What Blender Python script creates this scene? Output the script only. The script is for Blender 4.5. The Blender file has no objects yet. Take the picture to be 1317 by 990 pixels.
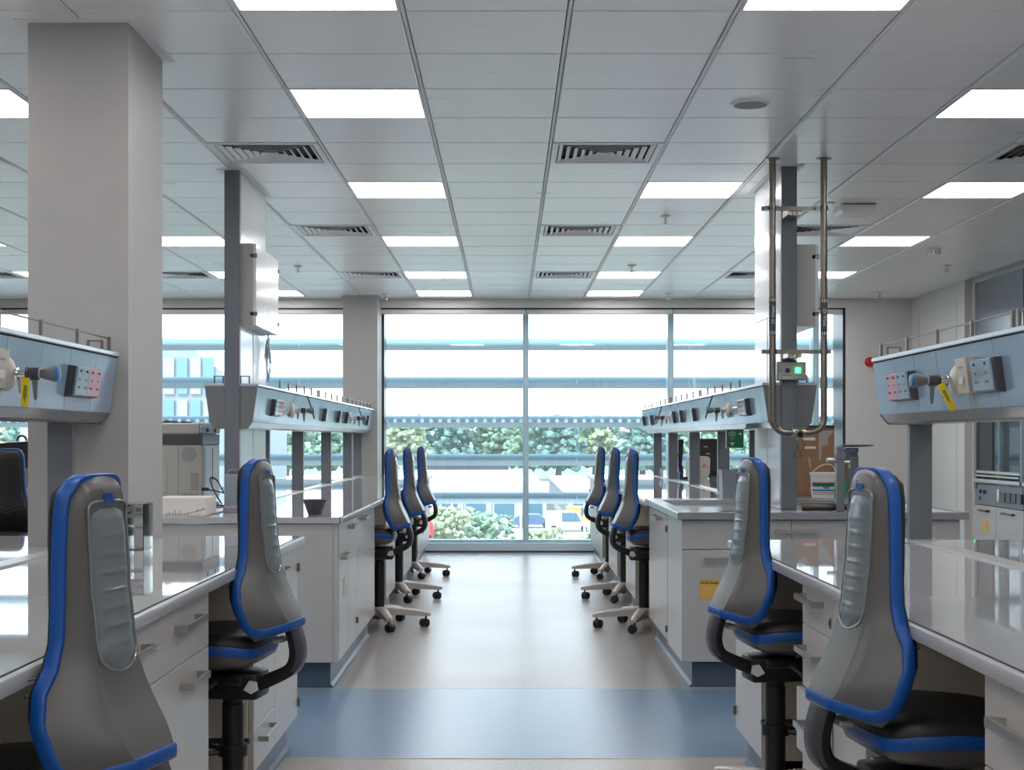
import bpy, bmesh, math, random
from mathutils import Vector, Matrix
C = bpy.context.scene.collection
PI = math.pi
random.seed(7)

# ------------------------------------------------------------------ camera
EYE = 1.265
FPX = 1933.0
cam = bpy.data.cameras.new('camera')
cam.sensor_fit = 'HORIZONTAL'; cam.sensor_width = 36.0
cam.lens = 36.0 * FPX / 1317.0
cam.shift_x = 4.5 / 1317.0
cam.shift_y = 69.0 / 1317.0
cam.clip_end = 2000
camo = bpy.data.objects.new('camera', cam); C.objects.link(camo)
camo.location = (0, 0, EYE); camo.rotation_euler = (PI / 2, 0, 0)
bpy.context.scene.camera = camo

# ------------------------------------------------------------------ world, sun, exposure
w = bpy.data.worlds.new('sky'); bpy.context.scene.world = w; w.use_nodes = True
nt = w.node_tree; nt.nodes.clear()
tc = nt.nodes.new('ShaderNodeTexCoord')
sep = nt.nodes.new('ShaderNodeSeparateXYZ')
cr = nt.nodes.new('ShaderNodeValToRGB')
cr.color_ramp.elements[0].position = 0.0; cr.color_ramp.elements[0].color = (0.95, 0.975, 1.0, 1)
cr.color_ramp.elements[1].position = 0.7; cr.color_ramp.elements[1].color = (0.72, 0.83, 1.0, 1)
bg = nt.nodes.new('ShaderNodeBackground'); bg.inputs['Strength'].default_value = 2.0
wo = nt.nodes.new('ShaderNodeOutputWorld')
nt.links.new(tc.outputs['Generated'], sep.inputs[0]); nt.links.new(sep.outputs['Z'], cr.inputs[0])
nt.links.new(cr.outputs[0], bg.inputs[0]); nt.links.new(bg.outputs[0], wo.inputs[0])
sd = bpy.data.lights.new('sun', 'SUN'); sd.energy = 3.0; sd.angle = 0.05; sd.color = (1, 0.95, 0.86)
so = bpy.data.objects.new('sun', sd); C.objects.link(so)
so.rotation_euler = (math.radians(42), 0, math.radians(-35))      # from behind the building, high
vs = bpy.context.scene.view_settings
vs.view_transform = 'Standard'; vs.look = 'None'; vs.gamma = 1.0; vs.use_curve_mapping = False
vs.exposure = 1.28
LAMP = 4.5

# ------------------------------------------------------------------ materials
def principled(name, col, rough=0.5, metal=0.0, spec=None, coat=0.0, alpha=None, emit=None):
    m = bpy.data.materials.new(name); m.use_nodes = True
    b = m.node_tree.nodes['Principled BSDF']
    b.inputs['Base Color'].default_value = (*col, 1); b.inputs['Roughness'].default_value = rough
    b.inputs['Metallic'].default_value = metal
    if spec is not None: b.inputs['Specular IOR Level'].default_value = spec
    if coat: b.inputs['Coat Weight'].default_value = coat; b.inputs['Coat Roughness'].default_value = 0.05
    if alpha is not None: b.inputs['Alpha'].default_value = alpha
    if emit: b.inputs['Emission Color'].default_value = (*emit[0], 1); b.inputs['Emission Strength'].default_value = emit[1]
    return m
def noisy(m, scale=40, amt=0.06, bump=0.0, rough_amt=0.0, stretch=(1, 1, 1), detail=3, world=False):
    """procedural colour mottling + fine relief on a principled material"""
    t = m.node_tree; b = t.nodes['Principled BSDF']
    tcn = t.nodes.new('ShaderNodeTexCoord'); mp = t.nodes.new('ShaderNodeMapping'); mp.inputs['Scale'].default_value = stretch
    n = t.nodes.new('ShaderNodeTexNoise'); n.inputs['Scale'].default_value = scale; n.inputs['Detail'].default_value = detail
    geo = t.nodes.new('ShaderNodeNewGeometry')
    t.links.new(geo.outputs['Position'] if world else tcn.outputs['Object'], mp.inputs[0]); t.links.new(mp.outputs[0], n.inputs['Vector'])
    c = b.inputs['Base Color'].default_value[:]
    r = t.nodes.new('ShaderNodeValToRGB')
    r.color_ramp.elements[0].position = 0.3; r.color_ramp.elements[1].position = 0.7
    r.color_ramp.elements[0].color = (*[max(0, x * (1 - amt)) for x in c[:3]], 1)
    r.color_ramp.elements[1].color = (*[min(1, x * (1 + amt)) for x in c[:3]], 1)
    t.links.new(n.outputs['Fac'], r.inputs[0]); t.links.new(r.outputs[0], b.inputs['Base Color'])
    if bump:
        bp = t.nodes.new('ShaderNodeBump'); bp.inputs['Strength'].default_value = bump; bp.inputs['Distance'].default_value = 0.002
        t.links.new(n.outputs['Fac'], bp.inputs['Height']); t.links.new(bp.outputs[0], b.inputs['Normal'])
    if rough_amt:
        mr = t.nodes.new('ShaderNodeMapRange'); r0 = b.inputs['Roughness'].default_value
        mr.inputs['To Min'].default_value = max(0.01, r0 - rough_amt); mr.inputs['To Max'].default_value = r0 + rough_amt
        t.links.new(n.outputs['Fac'], mr.inputs['Value']); t.links.new(mr.outputs[0], b.inputs['Roughness'])
    return m
M = {}
M['wall'] = noisy(principled('painted_plaster', (0.415, 0.41, 0.40), 0.55), 6, 0.015, 0.05)
M['white_wall'] = noisy(principled('white_wall_panel', (0.64, 0.64, 0.63), 0.35), 5, 0.015, 0.03)
M['tile'] = noisy(principled('ceiling_tile_metal', (0.90, 0.875, 0.86), 0.30, 0.0, 0.6), 2.2, 0.02, 0.10, 0.05, (1, 2.5, 1), 2, True)
M['grid'] = principled('ceiling_grid', (0.86, 0.86, 0.86), 0.5)
M['void'] = principled('dark_gap', (0.05, 0.05, 0.055), 0.9)
M['vent'] = principled('vent_enamel', (0.86, 0.87, 0.87), 0.4)
M['vent_in'] = principled('vent_back', (0.10, 0.10, 0.10), 0.8)
M['cab'] = noisy(principled('cabinet_laminate', (0.48, 0.47, 0.455), 0.30), 12, 0.012, 0.02)
M['cab_edge'] = principled('cabinet_edge', (0.55, 0.52, 0.46), 0.5)
M['carcass'] = noisy(principled('carcass_board', (0.62, 0.58, 0.50), 0.5), 12, 0.02)
M['top'] = noisy(principled('worktop_glass', (0.47, 0.475, 0.49), 0.025, 0.0, 0.75), 3, 0.01)
M['top_edge'] = principled('worktop_edge', (0.42, 0.43, 0.45), 0.25)
M['top_line'] = principled('worktop_seam', (0.06, 0.07, 0.08), 0.4)
M['sink'] = noisy(principled('sink_resin', (0.25, 0.26, 0.285), 0.22), 30, 0.03, 0.02)
M['plinth'] = noisy(principled('plinth_vinyl', (0.075, 0.11, 0.165), 0.35), 30, 0.05)
M['riser'] = noisy(principled('riser_grey', (0.155, 0.175, 0.205), 0.38), 8, 0.02)
M['riser_side'] = noisy(principled('riser_side_enamel', (0.72, 0.74, 0.77), 0.16), 5, 0.012)
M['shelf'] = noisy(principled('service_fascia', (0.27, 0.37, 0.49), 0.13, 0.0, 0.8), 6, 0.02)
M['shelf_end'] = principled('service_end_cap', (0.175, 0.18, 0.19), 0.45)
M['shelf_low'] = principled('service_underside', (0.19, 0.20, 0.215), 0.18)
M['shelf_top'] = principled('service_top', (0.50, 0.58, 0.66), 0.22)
M['rail'] = principled('dull_rail_steel', (0.16, 0.14, 0.125), 0.4, 0.6)
M['steel'] = noisy(principled('brushed_steel', (0.52, 0.50, 0.47), 0.32, 1.0), 60, 0.06, 0.0, 0.05, (1, 1, 8))
M['chrome'] = principled('chrome', (0.75, 0.75, 0.75), 0.12, 1.0)
M['pipe'] = noisy(principled('pipe_steel', (0.25, 0.23, 0.20), 0.30, 1.0), 30, 0.08, 0.0, 0.05)
M['dark_metal'] = principled('dark_metal', (0.10, 0.09, 0.085), 0.35, 0.7)
M['brass'] = principled('hinge_bronze', (0.24, 0.19, 0.13), 0.4, 0.8)
M['shell'] = noisy(principled('chair_shell_grey', (0.10, 0.098, 0.095), 0.32, 0, 0.6), 300, 0.04, 0.08)
M['rib'] = noisy(principled('chair_rib_grey', (0.16, 0.19, 0.21), 0.20, 0.0, 0.8), 300, 0.04, 0.05)
M['band'] = noisy(principled('blue_rubber', (0.0, 0.075, 0.34), 0.42), 90, 0.05)
M['pad'] = noisy(principled('black_cushion', (0.012, 0.012, 0.013), 0.5), 250, 0.1, 0.2)
M['black'] = noisy(principled('black_plastic', (0.012, 0.012, 0.014), 0.35), 100, 0.08)
M['charcoal'] = principled('charcoal_plastic', (0.05, 0.055, 0.065), 0.4)
M['base'] = noisy(principled('chair_base_enamel', (0.50, 0.46, 0.43), 0.35), 40, 0.03)
M['white'] = principled('white_plastic', (0.78, 0.77, 0.74), 0.35)
M['ivory'] = principled('ivory_plastic', (0.54, 0.51, 0.46), 0.4)
M['blue_socket'] = principled('blue_grey_plastic', (0.32, 0.42, 0.50), 0.15, 0, 0.6)
M['red_socket'] = principled('red_socket_plastic', (0.62, 0.28, 0.33), 0.18, 0, 0.6)
M['yellow'] = principled('yellow_tag', (0.80, 0.66, 0.01), 0.45)
M['label_yellow'] = principled('amber_label', (0.68, 0.42, 0.09), 0.5)
M['ink'] = principled('printing_ink', (0.02, 0.02, 0.025), 0.6)
M['ink_grey'] = principled('grey_ink', (0.28, 0.27, 0.28), 0.6)
M['knob_blue'] = principled('knob_blue', (0.02, 0.16, 0.42), 0.35)
M['knob_grey'] = principled('knob_grey', (0.16, 0.17, 0.18), 0.4)
M['sign_green'] = principled('sign_green', (0.0, 0.16, 0.07), 0.4)
M['led'] = principled('green_led', (0.02, 0.6, 0.1), 0.4, emit=((0.04, 1.0, 0.16), 2.2))
M['red'] = principled('red_plastic', (0.45, 0.01, 0.012), 0.35)
M['card'] = noisy(principled('corrugated_card', (0.30, 0.165, 0.09), 0.8), 14, 0.06)
M['tape'] = principled('parcel_tape', (0.34, 0.32, 0.30), 0.35)
M['green_liquid'] = principled('green_bottle', (0.0, 0.33, 0.16), 0.2)
M['cable'] = principled('black_cable', (0.01, 0.01, 0.012), 0.5)
M['frame'] = principled('window_frame_blue_grey', (0.42, 0.60, 0.68), 0.3)  # the windows' bluish cast is put into this frame colour
M['frame_dark'] = principled('window_frame_dark', (0.02, 0.03, 0.035), 0.35)
M['louvre'] = noisy(principled('louvre_aluminium', (0.12, 0.26, 0.33), 0.55, 0.0, 0.3), 3, 0.03)
M['louvre_low'] = principled('louvre_underside', (0.30, 0.37, 0.40), 0.6)
M['blind'] = principled('roller_blind', (0.72, 0.72, 0.71), 0.6)
M['dot'] = principled('white_dot', (0.95, 0.97, 0.97), 0.6)
_t = M['dot'].node_tree; _tl = _t.nodes.new('ShaderNodeBsdfTranslucent'); _tl.inputs[0].default_value = (0.95, 0.97, 0.97, 1)
_mx = _t.nodes.new('ShaderNodeMixShader'); _mx.inputs[0].default_value = 0.85
_t.links.new(_t.nodes['Principled BSDF'].outputs[0], _mx.inputs[1]); _t.links.new(_tl.outputs[0], _mx.inputs[2]); _t.links.new(_mx.outputs[0], _t.nodes['Material Output'].inputs['Surface'])
M['strip'] = principled('centre_strip_grey', (0.40, 0.40, 0.39), 0.3)
M['sill'] = principled('sill_enamel', (0.58, 0.74, 0.86), 0.2)  # extra blue in the colour imitates the bluish reflection near the windows
M['slate'] = principled('fume_panel_grey', (0.13, 0.16, 0.20), 0.18, 0, 0.7)
M['alu'] = principled('aluminium_profile', (0.17, 0.18, 0.20), 0.35, 0.2)
M['inner'] = principled('fume_interior', (0.50, 0.50, 0.47), 0.4)
M['beige_device'] = noisy(principled('printer_casing', (0.50, 0.49, 0.46), 0.4), 40, 0.02)
M['device_side'] = principled('printer_side', (0.36, 0.41, 0.45), 0.35)
M['device_dark'] = principled('printer_dark_band', (0.07, 0.07, 0.085), 0.4)
M['ply'] = principled('paper_white', (0.72, 0.68, 0.65), 0.7)

def glassy(name, tint, fac=0.12, rough=0.0, veil=0.0, ior=1.45):
    m = bpy.data.materials.new(name); m.use_nodes = True; t = m.node_tree; t.nodes.clear()
    o = t.nodes.new('ShaderNodeOutputMaterial'); tr = t.nodes.new('ShaderNodeBsdfTransparent'); g = t.nodes.new('ShaderNodeBsdfGlossy')
    tr.inputs[0].default_value = (*tint, 1); g.inputs['Roughness'].default_value = rough
    fr = t.nodes.new('ShaderNodeFresnel'); fr.inputs['IOR'].default_value = ior
    ad = t.nodes.new('ShaderNodeMath'); ad.operation = 'ADD'; ad.inputs[1].default_value = fac; ad.use_clamp = True
    mx = t.nodes.new('ShaderNodeMixShader')
    t.links.new(fr.outputs[0], ad.inputs[0]); t.links.new(ad.outputs[0], mx.inputs[0])
    t.links.new(tr.outputs[0], mx.inputs[1]); t.links.new(g.outputs[0], mx.inputs[2])
    if veil:      # translucent share veils the view, standing in for outdoor haze
        tl = t.nodes.new('ShaderNodeBsdfTranslucent'); tl.inputs[0].default_value = (0.75, 0.85, 0.9, 1)
        m2 = t.nodes.new('ShaderNodeMixShader'); m2.inputs[0].default_value = veil
        t.links.new(mx.outputs[0], m2.inputs[1]); t.links.new(tl.outputs[0], m2.inputs[2]); t.links.new(m2.outputs[0], o.inputs[0])
    else: t.links.new(mx.outputs[0], o.inputs[0])
    return m
M['glass'] = glassy('window_glass', (0.91, 0.965, 0.985), 0.0, 0.0, 0.05)
M['acrylic'] = glassy('clear_acrylic', (0.86, 0.87, 0.87), 0.0, 0.08, 0.0, 1.2)
M['film'] = glassy('clear_film', (0.86, 0.92, 0.96), 0.28, 0.15)

def floor_mat():
    m = principled('vinyl_floor', (0.5, 0.5, 0.5), 0.28, 0, 0.4); t = m.node_tree; b = t.nodes['Principled BSDF']
    g = t.nodes.new('ShaderNodeTexCoord')
    n = t.nodes.new('ShaderNodeTexNoise'); n.inputs['Scale'].default_value = 55; n.inputs['Detail'].default_value = 4; n.inputs['Roughness'].default_value = 0.8
    v = t.nodes.new('ShaderNodeTexVoronoi'); v.inputs['Scale'].default_value = 190
    r = t.nodes.new('ShaderNodeValToRGB')
    r.color_ramp.elements[0].position = 0.38; r.color_ramp.elements[0].color = (0.32, 0.30, 0.29, 1)
    r.color_ramp.elements[1].position = 0.60; r.color_ramp.elements[1].color = (0.43, 0.405, 0.385, 1)
    mix = t.nodes.new('ShaderNodeMixRGB'); mix.blend_type = 'MIX'; mix.inputs['Color2'].default_value = (0.28, 0.235, 0.20, 1)
    s = t.nodes.new('ShaderNodeMath'); s.operation = 'LESS_THAN'; s.inputs[1].default_value = 0.22
    s2 = t.nodes.new('ShaderNodeMath'); s2.operation = 'MULTIPLY'; s2.inputs[1].default_value = 0.45
    t.links.new(g.outputs['Object'], n.inputs['Vector']); t.links.new(g.outputs['Object'], v.inputs['Vector'])
    t.links.new(n.outputs['Fac'], r.inputs[0]); t.links.new(v.outputs['Distance'], s.inputs[0]); t.links.new(s.outputs[0], s2.inputs[0])
    t.links.new(s2.outputs[0], mix.inputs[0]); t.links.new(r.outputs[0], mix.inputs[1]); t.links.new(mix.outputs[0], b.inputs['Base Color'])
    n2 = t.nodes.new('ShaderNodeTexNoise'); n2.inputs['Scale'].default_value = 1.2; t.links.new(g.outputs['Object'], n2.inputs['Vector'])
    mr = t.nodes.new('ShaderNodeMapRange'); mr.inputs['To Min'].default_value = 0.24; mr.inputs['To Max'].default_value = 0.36
    t.links.new(n2.outputs['Fac'], mr.inputs['Value']); t.links.new(mr.outputs[0], b.inputs['Roughness'])
    return m
M['floor'] = floor_mat()
M['floor_blue'] = noisy(principled('blue_vinyl', (0.165, 0.26, 0.39), 0.28, 0, 0.4), 70, 0.04)
M['diffuser'] = principled('light_diffuser', (0.9, 0.9, 0.9), 0.5, emit=((1.0, 0.965, 0.95), LAMP))

# ------------------------------------------------------------------ helpers
ORG = {}
class B:
    def __init__(s): s.bm = bmesh.new()
    def box(s, x0, x1, y0, y1, z0, z1, bev=0.0, seg=1):
        if x0 > x1: x0, x1 = x1, x0
        if y0 > y1: y0, y1 = y1, y0
        if z0 > z1: z0, z1 = z1, z0
        v = [s.bm.verts.new((x, y, z)) for z in (z0, z1) for y in (y0, y1) for x in (x0, x1)]
        fs = [s.bm.faces.new([v[i] for i in f]) for f in ((0, 2, 3, 1), (4, 5, 7, 6), (0, 1, 5, 4), (2, 6, 7, 3), (0, 4, 6, 2), (1, 3, 7, 5))]
        if bev:
            es = list({e for f in fs for e in f.edges})
            bmesh.ops.bevel(s.bm, geom=es, offset=bev, segments=seg, affect='EDGES', profile=0.5)
        return s
    def ring(s, pts): return [s.bm.verts.new(p) for p in pts]
    def loft(s, rings, cap0=True, cap1=True, closed=True):
        R = [s.ring(r) for r in rings]; n = len(R[0])
        for a, b in zip(R, R[1:]):
            for i in range(n if closed else n - 1):
                j = (i + 1) % n
                s.bm.faces.new((a[i], a[j], b[j], b[i]))
        if cap0: s.bm.faces.new(R[0][::-1])
        if cap1: s.bm.faces.new(R[-1])
        return s
    def tube(s, pts, r, seg=10, r1=None, cyclic=False, flat=None):
        pts = [Vector(p) for p in pts]; n = len(pts); rings = []
        up = None
        for i, p in enumerate(pts):
            if cyclic: d = (pts[(i + 1) % n] - pts[i - 1])
            else: d = pts[min(i + 1, n - 1)] - pts[max(i - 1, 0)]
            d.normalize()
            if up is None:
                up = Vector((0, 0, 1)) if abs(d.z) < 0.9 else Vector((0, 1, 0))
            u = up - d * up.dot(d); u.normalize(); up = u
            v = d.cross(u)
            rr = r if r1 is None else r + (r1 - r) * i / max(1, n - 1)
            rings.append([p + u * math.cos(2 * PI * k / seg) * rr + v * math.sin(2 * PI * k / seg) * rr for k in range(seg)])
        if cyclic: rings.append(rings[0]); s.loft(rings, False, False)
        else: s.loft(rings)
        return s
    def cyl(s, p0, p1, r, seg=16, r1=None): return s.tube([p0, p1], r, seg, r1)
    def lathe(s, prof, c=(0, 0, 0), seg=20, axis='z'):
        rings = []
        for rr, z in prof:
            ring = []
            for k in range(seg):
                a = 2 * PI * k / seg; q = (rr * math.cos(a), rr * math.sin(a), z)
                if axis == 'x': q = (q[2], q[0], q[1])
                if axis == 'y': q = (q[1], q[2], q[0])
                ring.append((c[0] + q[0], c[1] + q[1], c[2] + q[2]))
            rings.append(ring)
        return s.loft(rings)
    def prism(s, poly, axis, a, b):
        def P(p, t):
            return {'x': (t, p[0], p[1]), 'y': (p[0], t, p[1]), 'z': (p[0], p[1], t)}[axis]
        return s.loft([[P(p, a) for p in poly], [P(p, b) for p in poly]])
    def done(s, name, mat, parent=None, smooth=0, kind=None, label=None, world=True):
        bmesh.ops.recalc_face_normals(s.bm, faces=s.bm.faces)
        me = bpy.data.meshes.new(name)
        o = bpy.data.objects.new(name, me); C.objects.link(o)
        org = ORG.get(parent.name, Vector()) if parent else Vector()
        if world and parent and org.length: bmesh.ops.translate(s.bm, verts=s.bm.verts, vec=-org)
        s.bm.to_mesh(me); s.bm.free()
        if mat is not None: me.materials.append(M[mat] if isinstance(mat, str) else mat)
        if smooth:
            me.set_sharp_from_angle(angle=math.radians(smooth))
            for p in me.polygons: p.use_smooth = True
            me.set_sharp_from_angle(angle=math.radians(smooth))
        if parent:
            o.parent = parent; ORG[o.name] = org
        if kind: o['kind'] = kind
        if label: o['label'] = label
        return o
def thing(name, label, cat, loc=(0, 0, 0), group=None, rz=0.0):
    o = bpy.data.objects.new(name, None); C.objects.link(o); o.location = loc; o.rotation_euler = (0, 0, rz)
    o.empty_display_size = 0.1
    o['label'] = label; o['category'] = cat
    if group: o['group'] = group
    ORG[o.name] = Vector(loc) if not rz else Vector()
    return o
def tag(o, label, cat, group=None, kind=None):
    o['label'] = label; o['category'] = cat
    if group: o['group'] = group
    if kind: o['kind'] = kind
    return o
def struct(name, loc=None):
    o = bpy.data.objects.new(name, None); C.objects.link(o); o['kind'] = 'structure'; o.empty_display_size = 0.1
    ORG[o.name] = Vector()
    return o
def text_part(name, body, size, mat, parent, loc, rot, ext=0.0006, align='LEFT', world=True, xs=1.0):
    cu = bpy.data.curves.new(name, 'FONT'); cu.body = body; cu.size = size; cu.extrude = ext; cu.align_x = align
    t = bpy.data.objects.new(name, cu); C.objects.link(t)
    bpy.context.view_layer.update()
    me = bpy.data.meshes.new_from_object(t)
    C.objects.unlink(t); bpy.data.objects.remove(t)
    me.transform(Matrix.Translation(Vector(loc)) @ rot.to_4x4() @ Matrix.Diagonal((xs, 1, 1, 1)))
    if world and parent is not None: me.transform(Matrix.Translation(-ORG[parent.name]))
    me.materials.clear(); me.materials.append(M[mat])
    o = bpy.data.objects.new(name, me); C.objects.link(o); o.parent = parent
    return o
# orientation helpers for text: reading direction and up direction
def basis(right, up):
    r = Vector(right).normalized(); u = Vector(up).normalized(); n = r.cross(u)
    return Matrix((r, u, n)).transposed()
def copy_tree(o, parent=None):
    c = o.copy(); C.objects.link(c)
    if parent: c.parent = parent
    for ch in o.children: copy_tree(ch, c)
    return c
# ================================================================== ROOM
CZ = 2.80
XL, XR, YF, YB = -8.0, 4.43, -2.2, 16.50
# floor ------------------------------------------------------------
fl = B().box(XL - .2, 6.0, YF - .2, 17.05, -0.15, 0).done('floor', 'floor', kind='structure')
B().box(XL, 6.0, 5.95, 7.60, 0.0, 0.0015).done('blue_vinyl_band', 'floor_blue', fl)
B().box(XL, 6.0, 7.60, 7.612, 0.0, 0.0017).done('welded_seam', 'cab_edge', fl)
B().box(XL, 6.0, 5.938, 5.95, 0.0, 0.0017).done('welded_seam', 'cab_edge', fl)
# ceiling ----------------------------------------------------------
ceil = B().box(XL - .2, 6.0, YF - .2, 17.05, CZ + 0.045, CZ + 0.15).done('ceiling', 'void', kind='structure')
GX0, GY0, T = 0.22, 5.394, 0.60
lights = {}; vents = {}
cols = range(-14, 8); rows = range(-13, 19)
for r in (-12, -9, -5, -1, 2, 6, 10, 14, 17):
    for c in (-8, -5, -2, 1, 4):
        if r == 2 and c in (1, 4): continue
        lights[(c, r)] = 1
lights[(3, 2)] = 1
for r in (-8, -3, 4, 9, 14):
    for c in (-9, -6, -3, 0, 3):
        if r == 4 and c == 3: c = 4
        vents[(c, r)] = 1
def cx(c): return GX0 + T * c
def cy(r): return GY0 + T * r
g = 0.004
tile_me = None
def tile_builder(b, x0, x1, y0, y1):
    # shallow pan: bevelled lower face
    z0, z1 = CZ, CZ + 0.03; e = 0.006
    rg = [[(x0, y0, z1), (x1, y0, z1), (x1, y1, z1), (x0, y1, z1)],
          [(x0, y0, z0 + e * .6), (x1, y0, z0 + e * .6), (x1, y1, z0 + e * .6), (x0, y1, z0 + e * .6)],
          [(x0 + e, y0 + e * .7, z0), (x1 - e, y0 + e * .7, z0), (x1 - e, y1 - e * .7, z0), (x0 + e, y1 - e * .7, z0)]]
    b.loft(rg, False, True)
blocked = []   # cells fully taken by things
cells = []
for r in rows:
    for c in cols:
        x0, x1, y0, y1 = cx(c), cx(c + 1), cy(r), cy(r + 1)
        if (c, r) in lights or (c, r) in vents: continue
        if x0 >= XR or x1 <= XL or y1 <= YF: continue
        x1 = min(x1, XR); x0 = max(x0, XL); y1 = min(y1, YB - .01)
        if y1 - y0 < .05 or x1 - x0 < .05: continue
        vis = False
        if y1 > 5.0:
            px0 = 654 + FPX * x0 / y1; px1 = 654 + FPX * x1 / y1
            vis = px1 > 0 and px0 < 1317
        full = abs(x1 - x0 - T) < .001 and abs(y1 - y0 - T) < .001
        cells.append((not vis, y0, abs(x0), x0, x1, y0, y1, full))
cells.sort(key=lambda q: (q[0], q[1], q[2]))
rest = B(); nt_ = 0
for q in cells:
    inv, _, _, x0, x1, y0, y1, full = q
    if not inv and nt_ < 296:
        nt_ += 1
        if full and tile_me:
            o = bpy.data.objects.new('ceiling_tile', tile_me); C.objects.link(o); o.parent = ceil; o.location = (x0, y0, 0)
        elif full:
            b = B(); tile_builder(b, .011, T - .011, .0055, T - .0055)
            o = b.done('ceiling_tile', 'tile', ceil); tile_me = o.data; o.location = (x0, y0, 0)
        else:
            b = B(); tile_builder(b, x0 + .011, x1 - .011, y0 + .0055, y1 - .0055); b.done('ceiling_tile', 'tile', ceil)
    else:
        tile_builder(rest, x0 + .011, x1 - .011, y0 + .0055, y1 - .0055)
rest.done('ceiling_tile', 'tile', ceil, kind='stuff')
# main runners (a pale T section with a shadow line either side)
for c in range(-13, 9):
    x = cx(c)
    if XL < x < XR: B().box(x - .0065, x + .0065, YF, YB, CZ + .001, CZ + .02).done('grid_runner', 'grid', ceil)
# lights
for (c, r) in sorted(lights):
    x0, x1, y0, y1 = cx(c), cx(c + 1), cy(r), cy(r + 1)
    if x0 < XL + .1 or x1 > XR: continue
    inview = y1 > 5.3 and 0 < 654 + FPX * x1 / y0 and 654 + FPX * x0 / y1 < 1317
    if c == 3 and r == 2: side = 'far right'
    else: side = {-8: 'far left', -5: 'left', -2: 'left of the aisle', 1: 'right of the aisle', 4: 'right'}[c]
    ro = {-12: 'farthest behind the camera', -9: 'behind the camera', -5: 'above the camera', -1: 'nearest row in view', 2: 'second row from the camera',
          6: 'third row from the camera', 10: 'fourth row from the camera', 14: 'fifth row from the camera', 17: 'last row by the window wall'}[r]
    t = thing('ceiling_light', 'lit white square ceiling panel, %s, %s' % (side, ro), 'light', ((x0 + x1) / 2, (y0 + y1) / 2, CZ), 'ceiling light panels')
    fr = B()
    a, w_ = .008, .012
    fr.box(x0 + a, x1 - a, y0 + .004, y0 + .004 + w_, CZ - .002, CZ + .03); fr.box(x0 + a, x1 - a, y1 - .004 - w_, y1 - .004, CZ - .002, CZ + .03)
    fr.box(x0 + a, x0 + a + w_, y0 + .004 + w_, y1 - .004 - w_, CZ - .002, CZ + .03); fr.box(x1 - a - w_, x1 - a, y0 + .004 + w_, y1 - .004 - w_, CZ - .002, CZ + .03)
    fr.done('light_frame', 'vent', t)
    B().box(x0 + a + w_, x1 - a - w_, y0 + .004 + w_, y1 - .004 - w_, CZ + .004, CZ + .012).done('diffuser', 'diffuser', t)
# vents: nested square louvre rings
def square_ring(b, h0, h1, z0, z1, cxx, cyy, th=.0025):
    # sloping square collar, half size h0 at z0 to h1 at z1
    def sq(h, z): return [(cxx - h, cyy - h, z), (cxx + h, cyy - h, z), (cxx + h, cyy + h, z), (cxx - h, cyy + h, z)]
    b.loft([sq(h0, z0), sq(h1, z1), sq(h1 - th * 1.6, z1), sq(h0 - th * 1.6, z0), sq(h0, z0)], False, False)
vproto = None
for (c, r) in sorted(vents):
    x0, x1, y0, y1 = cx(c), cx(c + 1), cy(r), cy(r + 1)
    if x0 < XL + .1 or x1 > XR: continue
    mx, my = (x0 + x1) / 2, (y0 + y1) / 2
    side = {-9: 'far left', -6: 'left side', -3: 'left of the aisle', 0: 'above the aisle', 3: 'right of the aisle', 4: 'far right'}[c]
    ro = {-8: 'behind the camera', -3: 'above the camera', 4: 'nearest row in view', 9: 'middle row', 14: 'row nearest the window wall'}[r]
    lab = 'square ceiling air diffuser with nested louvres, %s, %s' % (side, ro)
    if vproto is None:
        t = thing('ceiling_vent', lab, 'vent', (mx, my, CZ), 'ceiling air diffusers'); vproto = t
        f = B()
        for (a0, a1, b0, b1) in ((-.289, .289, -.297, -.262), (-.289, .289, .262, .297), (-.289, -.258, -.262, .262), (.258, .289, -.262, .262)):
            f.box(mx + a0, mx + a1, my + b0, my + b1, CZ - .004, CZ + .012)
        f.done('vent_frame', 'vent', t)
        B().box(mx - .288, mx + .288, my - .288, my + .288, CZ + .040, CZ + .044).done('vent_box', 'vent_in', t)
        for k in range(6):
            h = .252 - k * .041
            b = B(); square_ring(b, h, h - .020, CZ - .004, CZ + .010, mx, my, .0016); b.done('louvre_ring', 'vent', t)
        B().box(mx - .012, mx + .012, my - .012, my + .012, CZ - .003, CZ + .03).done('vent_centre', 'vent', t)
    else:
        t = copy_tree(vproto); t.location = (mx, my, CZ); t['label'] = lab
# ceiling gadgets ---------------------------------------------------
sp = thing('ceiling_speaker', 'round perforated white ceiling loudspeaker near the right front', 'speaker', (1.107, 6.88, CZ))
B().lathe([(.092, 0), (.092, -.004), (.082, -.010), (.074, -.010)], (1.107, 6.88, CZ), 32).done('bezel', 'vent', sp, 40)
B().lathe([(.076, -.004), (.074, -.012), (.03, -.014), (.004, -.014)], (1.107, 6.88, CZ), 32).done('grille', noisy(principled('speaker_grille', (.36, .36, .36), .6), 500, .3), sp, 40)
spr = [(1.08, 10.35, 'nearest, above the right bench'), (1.09, 13.3, 'farther, above the right bench'), (-1.87, 13.35, 'beside the left wall cupboard'),
       (-1.30, 15.9, 'by the window pillar on the left'), (1.70, 15.9, 'near the window, right of the aisle'), (3.88, 13.3, 'below right of the smoke detector'), (3.88, 15.7, 'in the far right corner')]
sproto = None
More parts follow.
